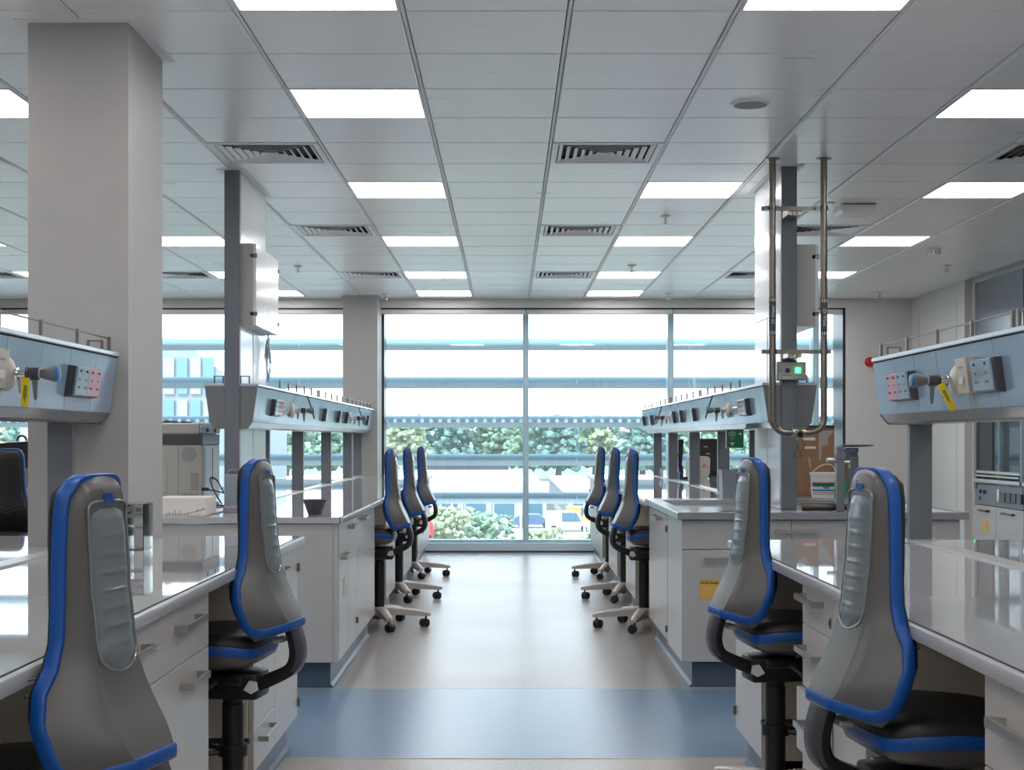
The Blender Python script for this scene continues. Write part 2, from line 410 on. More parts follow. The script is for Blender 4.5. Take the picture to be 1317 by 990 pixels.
for x, y, d in spr:
    if sproto is None:
        s = thing('ceiling_sprinkler', '', 'sprinkler', (x, y, CZ), 'fire sprinklers'); sproto = s
        B().lathe([(.040, 0), (.040, -.006), (.030, -.012), (.012, -.013)], (x, y, CZ), 20).done('rose', 'white', s, 40)
        B().cyl((x, y, CZ - .012), (x, y, CZ - .030), .009, 12).tube([(x - .012, y, CZ - .028), (x - .016, y, CZ - .045), (x - .003, y, CZ - .060)], .003, 6).tube([(x + .012, y, CZ - .028), (x + .016, y, CZ - .045), (x + .003, y, CZ - .060)], .003, 6).done('sprinkler_frame', 'chrome', s, 40)
        B().cyl((x, y, CZ - .030), (x, y, CZ - .058), .003, 8).done('bulb', 'red', s, 40)
        B().lathe([(.006, -.058), (.020, -.060), (.020, -.063), (.004, -.066)], (x, y, CZ), 16).done('deflector', 'chrome', s, 40)
    else:
        s = copy_tree(sproto); s.location = (x, y, CZ)
    s['label'] = 'small ceiling fire sprinkler head, ' + d
sm = thing('smoke_detector', 'white domed smoke detector on the far right ceiling', 'detector', (3.44, 12.15, CZ))
B().lathe([(.055, 0), (.055, -.015), (.050, -.020)], (3.44, 12.15, CZ), 24).done('detector_base', 'white', sm, 40)
B().lathe([(.048, -.019), (.046, -.040), (.036, -.052), (.010, -.055)], (3.44, 12.15, CZ), 24).done('sensor_chamber', M['vent'], sm, 40)
for k in range(8):
    a = k * PI / 4
    B().box(3.44 + .047 * math.cos(a) - .003, 3.44 + .047 * math.cos(a) + .003, 12.15 + .047 * math.sin(a) - .003, 12.15 + .047 * math.sin(a) + .003, CZ - .038, CZ - .022).done('slot', 'vent_in', sm)
em = thing('emergency_light', 'white wedge-shaped emergency light box on the ceiling beside the steel pipes', 'light', (2.28, 9.85, CZ))
B().prism([(2.165, CZ), (2.40, CZ), (2.40, CZ - .035), (2.385, CZ - .062), (2.185, CZ - .062), (2.165, CZ - .04)], 'y', 9.80, 10.02).done('housing', 'white', em, 30)
B().box(2.185, 2.39, 9.795, 9.80, CZ - .008, CZ - .001).done('shadow_gap', 'vent_in', em)
B().box(2.05, 2.12, 9.75, 9.80, CZ - .003, CZ + .002).done('indicator', 'dark_metal', em)

# walls --------------------------------------------------------------
B().box(XL, XR, YF - .15, YF, 0, CZ + .05).done('wall_front', 'white_wall', kind='structure')
B().box(XL - .15, XL, YF, 17.0, 0, CZ + .05).done('wall_left', 'white_wall', kind='structure')
wb = B()
wb.box(3.70, XR + 1.2, YB, 17.0, 0, CZ + .05)
wb.box(XL, 3.70, YB, 17.04, 2.70, CZ + .04)
wbo = wb.done('wall_back', 'white_wall', kind='structure')
B().box(3.80, XR, YB - .002, YB, 1.378, 1.381).done('panel_joint', 'cab_edge', wbo)
B().box(3.80, XR, YB - .01, YB, 0, .10).done('skirting', 'plinth', wbo)
wr = B().box(XR, XR + .2, 14.60, YB, 0, CZ + .05).box(XR + .07, XR + .2, YF, 14.60, 2.76, CZ + .05).box(5.2, 5.3, YF, 14.6, 0, CZ).box(XR + .07, 5.3, YF - .1, YF, 0, CZ).done('wall_right', 'white_wall', kind='structure')
for (y0, y1, z0, z1) in ((14.85, 16.2, 2.615, 2.62), (14.85, 16.2, .12, .125), (14.85, 14.856, .12, 2.62), (16.194, 16.2, .12, 2.62)):
    B().box(XR - .003, XR, y0, y1, z0, z1).done('access_panel_edge', 'cab_edge', wr)
B().box(XR - .01, XR, 14.60, YB, 0, .10).done('skirting', 'plinth', wr)
al = thing('fire_sounder', 'red round fire alarm sounder on the back wall behind the right shelf', 'alarm', (3.965, YB, 2.105))
B().lathe([(.055, 0), (.055, -.03), (.045, -.045)], (3.965, YB, 2.105), 24, 'y').done('sounder_base', 'red', al, 40)
B().lathe([(.040, -.045), (.036, -.065), (.010, -.070)], (3.965, YB, 2.105), 24, 'y').done('sounder_dome', 'red', al, 40)

# pillars
def pillar(name, y0, y1, lab):
    t = thing(name, lab, 'pillar', (-1.585, (y0 + y1) / 2, 0), 'white structural pillars')
    B().box(-1.77, -1.40, y0, y1, 0, CZ).done('pillar_shaft', 'wall', t)
    cl = B()
    for (a, b_, c_, d_) in ((-1.81, -1.36, y0 - .04, y0), (-1.81, -1.36, y1, y1 + .04), (-1.81, -1.77, y0, y1), (-1.40, -1.36, y0, y1)):
        cl.box(a, b_, c_, d_, CZ - .004, CZ + .006)
    cl.done('ceiling_collar', 'grid', t)
pillar('structural_pillar', 5.535, 6.08, 'broad white square pillar rising through the near left bench')
pillar('structural_pillar', 16.05, 16.62, 'white square pillar against the window wall at the end of the left bench')

# windows ------------------------------------------------------------
WY = 16.93
mul = [-7.93, -6.29, -4.67, -3.05, -1.43, .193, 1.815, 3.44]
edges = mul + [3.70]
for i in range(len(edges) - 1):
    x0, x1 = edges[i], edges[i + 1]
    wn = struct('window_%d' % (i + 1))
    gl = B().box(x0 + .02, x1 - .02, WY, WY + .008, .10, 2.70).done('glass_pane', 'glass', wn)
    fb = B(); fb.box(x0 - .032, x0 + .032, WY - .12, WY + .08, .03, 2.70)
    fb.done('mullion', 'frame', wn)
    B().box(x0 - .005, x0 + .005, WY - .124, WY - .12, .05, 2.70).done('mullion_gasket', 'sill', wn)
    if i == len(edges) - 2: B().box(x1 - .03, x1, WY - .43, WY + .08, .03, 2.70).done('window_jamb', 'frame_dark', wn)
    B().box(x0, x1, WY - .05, WY + .06, .095, .130).done('bottom_rail', 'frame', wn)
    db = B(); n = int(round((x1 - x0) / .0985)); 
    for k in range(n):
        x = x0 + (k + .5) * (x1 - x0) / n
        db.lathe([(.0235, -.0012), (.0235, 0)], (x, WY, 1.466), 14, 'y')
    db.done('manifestation_dot', 'dot', wn, kind='stuff')
B().box(-1.40, -1.375, 16.62, WY, .03, 2.70).done('trim_1', 'frame_dark', kind='structure')
sl = B().box(XL, 3.70, 16.72, 17.03, 0, .10).done('trim_2', 'sill', kind='structure')
B().box(XL, 3.70, 16.705, 16.72, 0, .018).done('shadow_strip', 'frame_dark', sl)
B().box(XL, 3.70, WY + .07, 17.05, 2.68, CZ).done('trim_3', 'frame', kind='structure')
# blinds
for i in range(len(mul)):
    x0, x1 = edges[i], edges[i + 1]
    t = thing('roller_blind', 'grey rolled-up roller blind over the window bay, %s' % ['first from the left', 'second from the left', 'third from the left', 'left of the window pillar', 'left of the centre mullion', 'right of the centre mullion', 'behind the right riser', 'narrow last one at the right'][i], 'blind', ((x0 + x1) / 2, 16.6, 2.66), 'rolled-up window blinds')
    B().box(x0 + .008, x1 - .008, 16.52, 16.60, 2.635, 2.688, .006).done('cassette', 'blind', t)
    B().box(x0, x1, 16.497, 16.60, 2.688, 2.6995).done('top_track', 'ink', t)
    if i in (3, 6): B().box(x0 + .16, x0 + .164, 16.512, 16.516, 1.2, 2.66).box(x0 + .18, x0 + .184, 16.512, 16.516, 1.2, 2.66).done('pull_cord', 'white', t)

# outdoor louvres -----------------------------------------------------
lv = {0: 'top', 1: 'second from top', 2: 'middle, behind the white dots', 3: 'second from bottom', 4: 'bottom'}
for k, z in enumerate((2.375, 1.925, 1.465, 1.015, .565)):
    t = thing('sun_louvre', 'long blue-grey horizontal sun louvre outside the windows, %s blade' % lv[k], 'louvre', (-2, 17.75, z), 'outdoor sun louvres')
    a, bb = .16, .068; n = 20
    up = [(17.75 + a * math.cos(PI * j / n), z + bb * math.sin(PI * j / n)) for j in range(n + 1)]
    lo = [(17.75 - a * math.cos(PI * j / n), z - bb * math.sin(PI * j / n)) for j in range(n + 1)]
    B().prism(up, 'x', -14, 7).done('upper_skin', 'louvre', t, 35)
    B().prism(lo, 'x', -14, 7).done('lower_skin', 'louvre_low', t, 35)
    for x in (-8.95, -5.7, -2.45, .80, 4.05):
        B().box(x - .004, x + .004, 17.75 - a - .002, 17.75 - a + .03, z - .03, z + .03).done('blade_joint', 'frame', t)
# ================================================================== BENCHES
TZ0, TZ1 = .838, .868
SP = 1.585          # bench centre line
FL, FR = .860, .890 # cabinet faces left / right of the aisle
EL, ER = .830, .860 # worktop front edges
def worktop(name, label, s, e, y0, y1, hole=None, far=2.34):
    t = thing(name, label, 'worktop', (s * SP, (y0 + y1) / 2, TZ0), 'glossy grey bench worktops')
    b = B()
    xi = s * (e + .022)
    if hole:
        hx0, hx1, hy0, hy1 = hole
        b.box(xi, s * far, y0, hy0, TZ0, TZ1)
        b.box(xi, hx1, hy0, hy1, TZ0, TZ1); b.box(hx0, s * far, hy0, hy1, TZ0, TZ1)
        if y1 > hy1: b.box(xi, s * far, hy1, y1, TZ0, TZ1)
    else: b.box(xi, s * far, y0, y1, TZ0, TZ1)
    b.done('worktop_slab', 'top', t)
    B().box(xi, s * (e + .019), y0, y1, TZ0 + .004, TZ1 + .0004).done('edge_seam', 'top_line', t)
    B().box(s * e, s * (e + .019), y0, y1, TZ0 - .002, TZ1 - .001, .005, 2).done('front_edge', 'top_edge', t, 40)
    B().box(s * (SP - .035), s * (SP + .035), y0 + .01, y1 - .01, TZ1, TZ1 + .006).done('centre_strip', 'strip', t)
    return t
M['worktop_mid'] = M['sill']
worktop('bench_worktop', 'glossy grey worktop of the near left bench, around the broad pillar', -1, EL, -.6, 6.13, (-1.775, -1.395, 5.53, 6.085))
worktop('bench_worktop', 'glossy grey worktop of the near right bench', 1, ER, -.6, 5.90)
worktop('bench_worktop', 'glossy grey worktop of the far left bench with the black bowl on it', -1, EL, 7.57, 16.45, (-1.775, -1.395, 16.045, 16.45))
worktop('bench_worktop', 'glossy grey worktop of the far right bench running from the sink to the windows', 1, ER, 9.40, 16.45)

def bar_handle(b, s, f, ya, yb, z, out=.036, h=.018):
    # flat steel D handle on a face at x=s*f, between ya and yb
    th = .008
    b.box(s * (f - out), s * (f - out + th), ya, yb, z - h / 2, z + h / 2)
    b.box(s * (f - out + th), s * f, ya, ya + .012, z - h / 2, z + h / 2)
    b.box(s * (f - out + th), s * f, yb - .012, yb, z - h / 2, z + h / 2)
def cabinet(label, s, f, y0, y1, fronts, group='white bench cupboard units', hinges=(), back=1.50):
    """fronts: (kind, y0, y1, z0, z1, handle(ya,yb,z)|None, extras)"""
    t = thing('bench_cabinet', label, 'cabinet', (s * (f + back) / 2, (y0 + y1) / 2, 0), group)
    d = .019
    b = B()
    b.box(s * (f + d), s * back, y0 + .001, y0 + .019, .135, TZ0 - .003)
    b.box(s * (f + d), s * back, y1 - .019, y1 - .001, .135, TZ0 - .003)
    b.box(s * (f + d), s * back, y0 + .019, y1 - .019, .135, .153)
    b.box(s * (back - .01), s * back, y0 + .019, y1 - .019, .153, TZ0 - .003)
    b.box(s * (f + d), s * (back - .01), y0 + .019, y1 - .019, TZ0 - .02, TZ0 - .003)
    b.box(s * (f + d + .002), s * (f + d + .012), y0 + .019, y1 - .019, .153, TZ0 - .02)
    b.done('carcass', 'carcass', t)
    for fr in fronts:
        kind, a, c, z0, z1, h = fr[:6]
        ex = fr[6] if len(fr) > 6 else {}
        o_ = ex.get('open', 0)
        fb = B().box(s * (f - o_), s * (f + d - .001 - o_), a + .0015, c - .0015, z0 + .0015, z1 - .0015, .0012)
        if o_: fb.box(s * (f + .02 - o_), s * (f + .03), a + .03, c - .03, z0 + .02, z1 - .02)
        fo = fb.done(kind, 'cab', t)
        if h:
            hb = B(); bar_handle(hb, s, f - o_, *h); hb.done('handle', 'steel', fo)
        if 'lock' in ex:
            ly, lz = ex['lock']
            B().box(s * (f - .004), s * f, ly - .007, ly + .007, lz - .014, lz + .014).done('lock_plate', 'brass', fo)
            B().box(s * (f - .006), s * (f - .004), ly - .001, ly + .001, lz - .006, lz + .006).done('keyhole', 'ink', fo)
        for (hy, hz) in ex.get('hinge', ()):
            B().box(s * (f - .012), s * (f + .012), hy - .006, hy + .006, hz - .018, hz + .018, .003).done('hinge', 'brass', fo)
        if ex.get('note'):
            ny, nz = ex['note']
            B().box(s * (f - .001), s * f, ny - .07, ny + .07, nz - .05, nz + .05).done('paper_label', noisy(principled('cream_label', (.62, .60, .50), .6), 20, .03), fo)
    return t
def plinth(label, s, f, segs, ends=()):
    t = thing('bench_plinth', label, 'plinth', (s * 1.2, (segs[0][0] + segs[-1][1]) / 2, 0), 'dark blue plinths')
    for y0, y1 in segs:
        B().box(s * (f + .045), s * (f + .065), y0, y1, 0, .134).done('plinth_board', 'plinth', t)
        B().prism([(s * (f + .045), 0), (s * (f + .030), 0), (s * (f + .031), .004), (s * (f + .038), .011), (s * (f + .045), .022)], 'y', y0, y1).done('coved_strip', 'plinth', t, 50)
    for y, x1 in ends: B().box(s * (f + .065), s * x1, y, y + .02, 0, .134).done('end_board', 'plinth', t)
    return t

GL, GR = 'left bench cabinets', 'right bench cabinets'
B_, T_ = .135, .835
# ---- near left (s=-1)
f = FL
cabinet('near left bench cabinet with a wide two-handled top drawer', -1, f, 3.07, 4.31, [
    ('drawer', 3.07, 4.31, .672, T_, (3.30, 3.53, .775)),
    ('door', 3.67, 4.31, B_, .672, (3.93, 4.16, .615)),
    ('door', 3.07, 3.67, B_, .672, (3.46, 3.64, .49))], GL)
# second handle of the wide drawer
_d = [o for o in bpy.data.objects if o.name == 'drawer'][0]
hb = B(); bar_handle(hb, -1, f, 3.87, 4.13, .775); hb.done('handle', 'steel', _d)
cNL = cabinet('last cabinet of the near left bench, tall door with steel hinges beside a low drawer', -1, f, 5.05, 6.12, [
    ('door', 5.07, 5.53, .28, T_, (5.10, 5.28, .765)),
    ('drawer', 5.07, 5.53, B_, .28, (5.16, 5.42, .235)),
    ('door', 5.53, 6.12, B_, T_, (5.56, 5.80, .765), {'hinge': ((6.113, .742), (6.113, .195))})], GL, back=1.385)
# ---- far left
cFL = cabinet('first cabinet of the far left bench, small drawer above a narrow door', -1, f, 7.60, 8.05, [
    ('drawer', 7.62, 8.05, .694, T_, None),
    ('door', 7.62, 8.05, B_, .694, (7.70, 7.95, .655), {'note': (7.86, .49)})], GL)
cabinet('tall single-door cabinet, second on the far left bench', -1, f, 8.05, 8.52, [
    ('door', 8.05, 8.52, B_, T_, (8.06, 8.28, .79), {'hinge': ((8.50, .24),)})], GL)
cabinet('third cabinet on the far left bench, just before the first far left chair', -1, f, 8.52, 9.65, [
    ('door', 8.52, 9.08, B_, T_, (8.74, 9.00, .80)), ('door', 9.08, 9.65, B_, T_, None)], GL)
def drawers4(s, f, a, c, lab, grp):
    zs = [B_, .31, .485, .66, T_]
    return cabinet(lab, s, f, a, c, [('drawer', a, c, zs[i], zs[i + 1], ((a + c) / 2 - .11, (a + c) / 2 + .11, zs[i + 1] - .06)) for i in range(4)], grp)
def doorlock(s, f, a, c, lab, grp, **k):
    m = (a + c) / 2
    return cabinet(lab, s, f, a, c, [('door', a, m, B_, T_, (m - .22, m - .04, .62), {'lock': (a + .1, .52)}), ('door', m, c, B_, T_, (m + .04, m + .22, .62))], grp)
KH = [(9.65, 10.55), (11.40, 12.30), (13.35, 14.25)]
doorlock(-1, f, 10.55, 11.40, 'left bench cabinet between the first and second far left chairs', GL)
doorlock(-1, f, 12.30, 13.35, 'left bench cabinet between the second and third far left chairs', GL)
cabinet('last left bench cabinet next to the windows, two doors', -1, f, 14.25, 16.40, [
    ('door', 14.25, 15.3, B_, T_, (15.0, 15.2, .45), {'lock': (15.1, .32)}), ('door', 15.3, 16.40, B_, T_, (15.4, 15.6, .45), {'hinge': ((16.38, .7), (16.38, .2))})], GL, back=1.385)
# ---- near right
f = FR
zs = [B_, .33, .52, .71, T_]
cabinet('four-drawer unit between the two near right chairs, third drawer ajar', 1, f, 4.12, 4.55, [
    ('drawer', 4.12, 4.55, .71, T_, (4.24, 4.50, .795), {'lock': (4.15, .755)}),
    ('drawer', 4.12, 4.55, .52, .71, (4.24, 4.50, .64)),
    ('drawer', 4.12, 4.55, .33, .52, (4.16, 4.42, .43), {'open': .018}),
    ('drawer', 4.12, 4.55, B_, .33, (4.24, 4.50, .27))], GR)
cabinet('narrow locked cupboard of the near right bench hidden behind the nearest right chair', 1, f, 3.74, 4.12, [
    ('drawer', 3.74, 4.12, .71, T_, None, {'lock': (3.93, .755)}), ('door', 3.74, 4.12, B_, .71, None)], GR)
cabinet('nearest drawer unit of the near right bench, cut by the right edge', 1, f, 1.95, 2.81, [
    ('drawer', 1.95, 2.81, .655, T_, (2.42, 2.70, .757)), ('drawer', 1.95, 2.81, .48, .655, (2.42, 2.70, .585)), ('drawer', 1.95, 2.81, B_, .48, None)], GR)
cNR = cabinet('last cabinet of the near right bench, single hinged door at the blue floor band', 1, f, 5.27, 5.88, [
    ('door', 5.29, 5.88, B_, T_, None, {'hinge': ((5.876, .205), (5.876, .74))})], GR)
# ---- far right
cabinet('tall hinged cabinet behind the sink cabinet on the far right bench', 1, f, 8.30, 9.50, [
    ('door', 8.42, 9.50, B_, T_, (8.72, 9.08, .80), {'hinge': ((8.425, .76), (8.425, .20))})], GR)
doorlock(1, f, 10.55, 11.40, 'right bench cabinet between the first and second far right chairs', GR)
doorlock(1, f, 12.30, 13.35, 'right bench cabinet between the second and third far right chairs', GR)
cabinet('last right bench cabinet next to the windows, two doors', 1, f, 14.25, 16.40, [
    ('door', 14.25, 15.3, B_, T_, (15.0, 15.2, .45), {'lock': (15.1, .32)}), ('door', 15.3, 16.40, B_, T_, (15.4, 15.6, .45), {'hinge': ((16.38, .7), (16.38, .2))})], GR)
plinth('dark blue plinth of the near left bench', -1, FL, [(3.07, 4.31), (5.05, 6.115)], [(6.095, 1.50)])
plinth('dark blue plinth of the far left bench', -1, FL, [(7.64, 9.65), (10.55, 11.40), (12.30, 13.35), (14.25, 16.4)], [(7.64, 1.50)])
plinth('dark blue plinth of the near right bench', 1, FR, [(1.95, 2.81), (3.75, 4.55), (5.27, 5.86)], [(5.84, 1.50)])
plinth('dark blue plinth of the far right bench under the sink', 1, FR, [(7.66, 9.50), (10.55, 11.40), (12.30, 13.35), (14.25, 16.4)], [(7.66, 1.50)])
# end panels
B().box(-2.30, -.885, 7.582, 7.599, .135, TZ0 - .003, .0015).done('end_panel', 'cab', cFL)
B().box(-.884, -.862, 7.584, 7.60, .135, TZ0 - .003).done('corner_post', 'cab', cFL)
B().box(-2.30, -.862, 6.121, 6.129, .135, TZ0 - .003).done('end_panel', 'cab', cNL)
B().box(.892, 2.30, 5.881, 5.899, .135, TZ0 - .003, .0015).done('end_panel', 'cab', cNR)
# modesty panels behind the knee spaces and spine
for lab, s, y0, y1 in (('cream back panel behind the knee spaces of the near left bench', -1, -.5, 5.5), ('cream back panel behind the knee spaces of the near right bench', 1, -.5, 5.85),
                       ('cream back panel behind the knee spaces of the far left bench', -1, 7.62, 16.0), ('cream back panel behind the knee spaces of the far right bench', 1, 9.5, 16.4)):
    t = thing('bench_back_panel', lab, 'panel', (s * 1.53, (y0 + y1) / 2, 0), 'bench back panels')
    B().box(s * 1.505, s * 1.52, y0, y1, 0, TZ0 - .004).done('panel_board', 'carcass', t)
# bench frames at the knee spaces: grey inner side rails
# ---- sink unit (far right)
t = thing('sink_cabinet', 'white sink cabinet facing the camera with an amber Solid waste label', 'cabinet', (1.585, 7.9, 0))
B().box(.879, 2.285, 7.62, 8.29, .135, .853).done('carcass', 'cab', t)
B().box(.876, 1.43, 7.60, 7.619, .706, .852, .0015).done('drawer_front', 'cab', t)
d1 = B().box(.876, 1.43, 7.60, 7.619, .137, .702, .0015).done('door', 'cab', t)
d2 = B().box(1.433, 1.985, 7.60, 7.619, .706, .852, .0015).done('drawer_front', 'cab', t)
B().box(1.433, 1.985, 7.60, 7.619, .137, .702, .0015).done('door', 'cab', t)
B().box(1.988, 2.283, 7.60, 7.619, .137, .852, .0015).done('side_door', 'cab', t)
def hx(x0, x1, z, y=7.60): return B().box(x0, x1, y - .036, y - .028, z - .009, z + .009).box(x0, x0 + .012, y - .028, y, z - .009, z + .009).box(x1 - .012, x1, y - .028, y, z - .009, z + .009)
hx(.99, 1.20, .655).done('handle', 'steel', d1)
hx(1.345, 1.565, .797).done('handle', 'steel', d2)
lab = B().box(.966, 1.14, 7.5985, 7.60, .452, .553).done('waste_label', 'label_yellow', d1, label='amber rectangular label reading Solid waste')
text_part('label_text', 'Solid waste', .019, 'ink', t, (.974, 7.598, .531), basis((1, 0, 0), (0, 0, 1)))
t2 = thing('laboratory_sink', 'raised grey sink slab with recessed draining tray on the white sink cabinet', 'sink', (1.585, 8.5, .857))
b = B(); x0, x1, y0, y1, z0, z1 = .851, 2.320, 7.57, 9.38, .857, .8935
ix0, ix1, iy0, iy1, iz = .925, 2.255, 7.66, 9.10, .866
def rect(a, c, d, e, z): return [(a, d, z), (c, d, z), (c, e, z), (a, e, z)]
b.loft([rect(x0, x1, y0, y1, z0), rect(x0, x1, y0, y1, z1 - .004), rect(x0 + .004, x1 - .004, y0 + .004, y1 - .004, z1), rect(ix0, ix1, iy0, iy1, z1), rect(ix0 + .01, ix1 - .01, iy0 + .01, iy1 - .01, z1 - .012), rect(ix0 + .02, ix1 - .02, iy0 + .02, iy1 - .02, iz)])
b.done('sink_slab', 'sink', t2)
bs = B(); bs.lathe([(.11, iz + .001), (.105, iz + .004), (.095, iz + .001)], (1.25, 8.2, 0), 28).done('drain_ring', 'steel', t2, 40)
for k in range(9):
    xx = 1.72 + k * .045
    B().box(xx, xx + .012, 7.80, 8.9, iz, iz + .004, .0015).done('drain_ridge', 'sink', t2)

# ================================================================== RISERS
def riser(s, y0, y1, lab):
    xa, xb = s * 1.535, s * 1.622
    t = thing('service_riser', lab, 'riser', (s * SP, (y0 + y1) / 2, TZ1), 'floor to ceiling service risers')
    B().box(xa, xb, y0, y0 + .05, TZ1 + .0005, CZ - .001, .002).done('front_cover', 'riser', t)
    B().box(s * 1.5355, s * 1.6215, y0 + .05, y1, TZ1 + .0005, CZ - .001).done('side_panel', 'riser_side', t)
    B().box(s * 1.533, s * 1.5355, y0 + .05, y1, 1.98, 1.983).box(s * 1.533, s * 1.5355, y0 + .46, y0 + .463, TZ1 + .001, 1.98).done('panel_seam', 'cab_edge', t)
    B().box(s * 1.50, s * 1.535, y0 - .03, y1 + .03, CZ - .004, CZ + .004).box(s * 1.622, s * 1.66, y0 - .03, y1 + .03, CZ - .004, CZ + .004).box(s * 1.535, s * 1.622, y0 - .03, y0, CZ - .004, CZ + .004).done('ceiling_collar', 'grid', t)
    return t
riser(-1, 8.575, 9.50, 'narrow grey-fronted service riser on the left bench behind the blue-grey tub')
riser(1, 8.45, 9.37, 'narrow grey-fronted service riser on the right bench between the two steel pipes')
# small wall cupboards on the risers
def wallcup(label, x0, x1, ys, y0, y1, z0, z1, face):
    t = thing('wall_cupboard', label, 'cupboard', ((x0 + x1) / 2, (y0 + y1) / 2, z0), 'small cupboards on the risers')
    B().box(x0, x1, y0, y1, z0, z1).done('cupboard_body', 'cab', t)
    fx = x1 if face > 0 else x0
    m = (y0 + y1) / 2 + .02
    for a, c in ((y0 + .002, m - .002), (m + .002, y1 - .002)):
        d = B().box(fx, fx + face * .018, a, c, z0 + .002, z1 - .002, .001).done('door', 'riser_side', t)
        for hz in (z0 + .07, z1 - .07):
            hy = a + .004 if a < m - .1 else c - .004
            B().box(fx - face * .018, fx + face * .024, hy - .006, hy + .006, hz - .012, hz + .012, .002).done('hinge', 'brass', d)
wallcup('small white two-door cupboard on the side of the left riser', -1.534, -1.472, 0, 8.66, 9.50, 1.915, 2.39, 1)
wallcup('small white cupboard on the far side of the right riser', 1.623, 1.745, 0, 8.55, 9.35, 1.905, 2.37, 1)

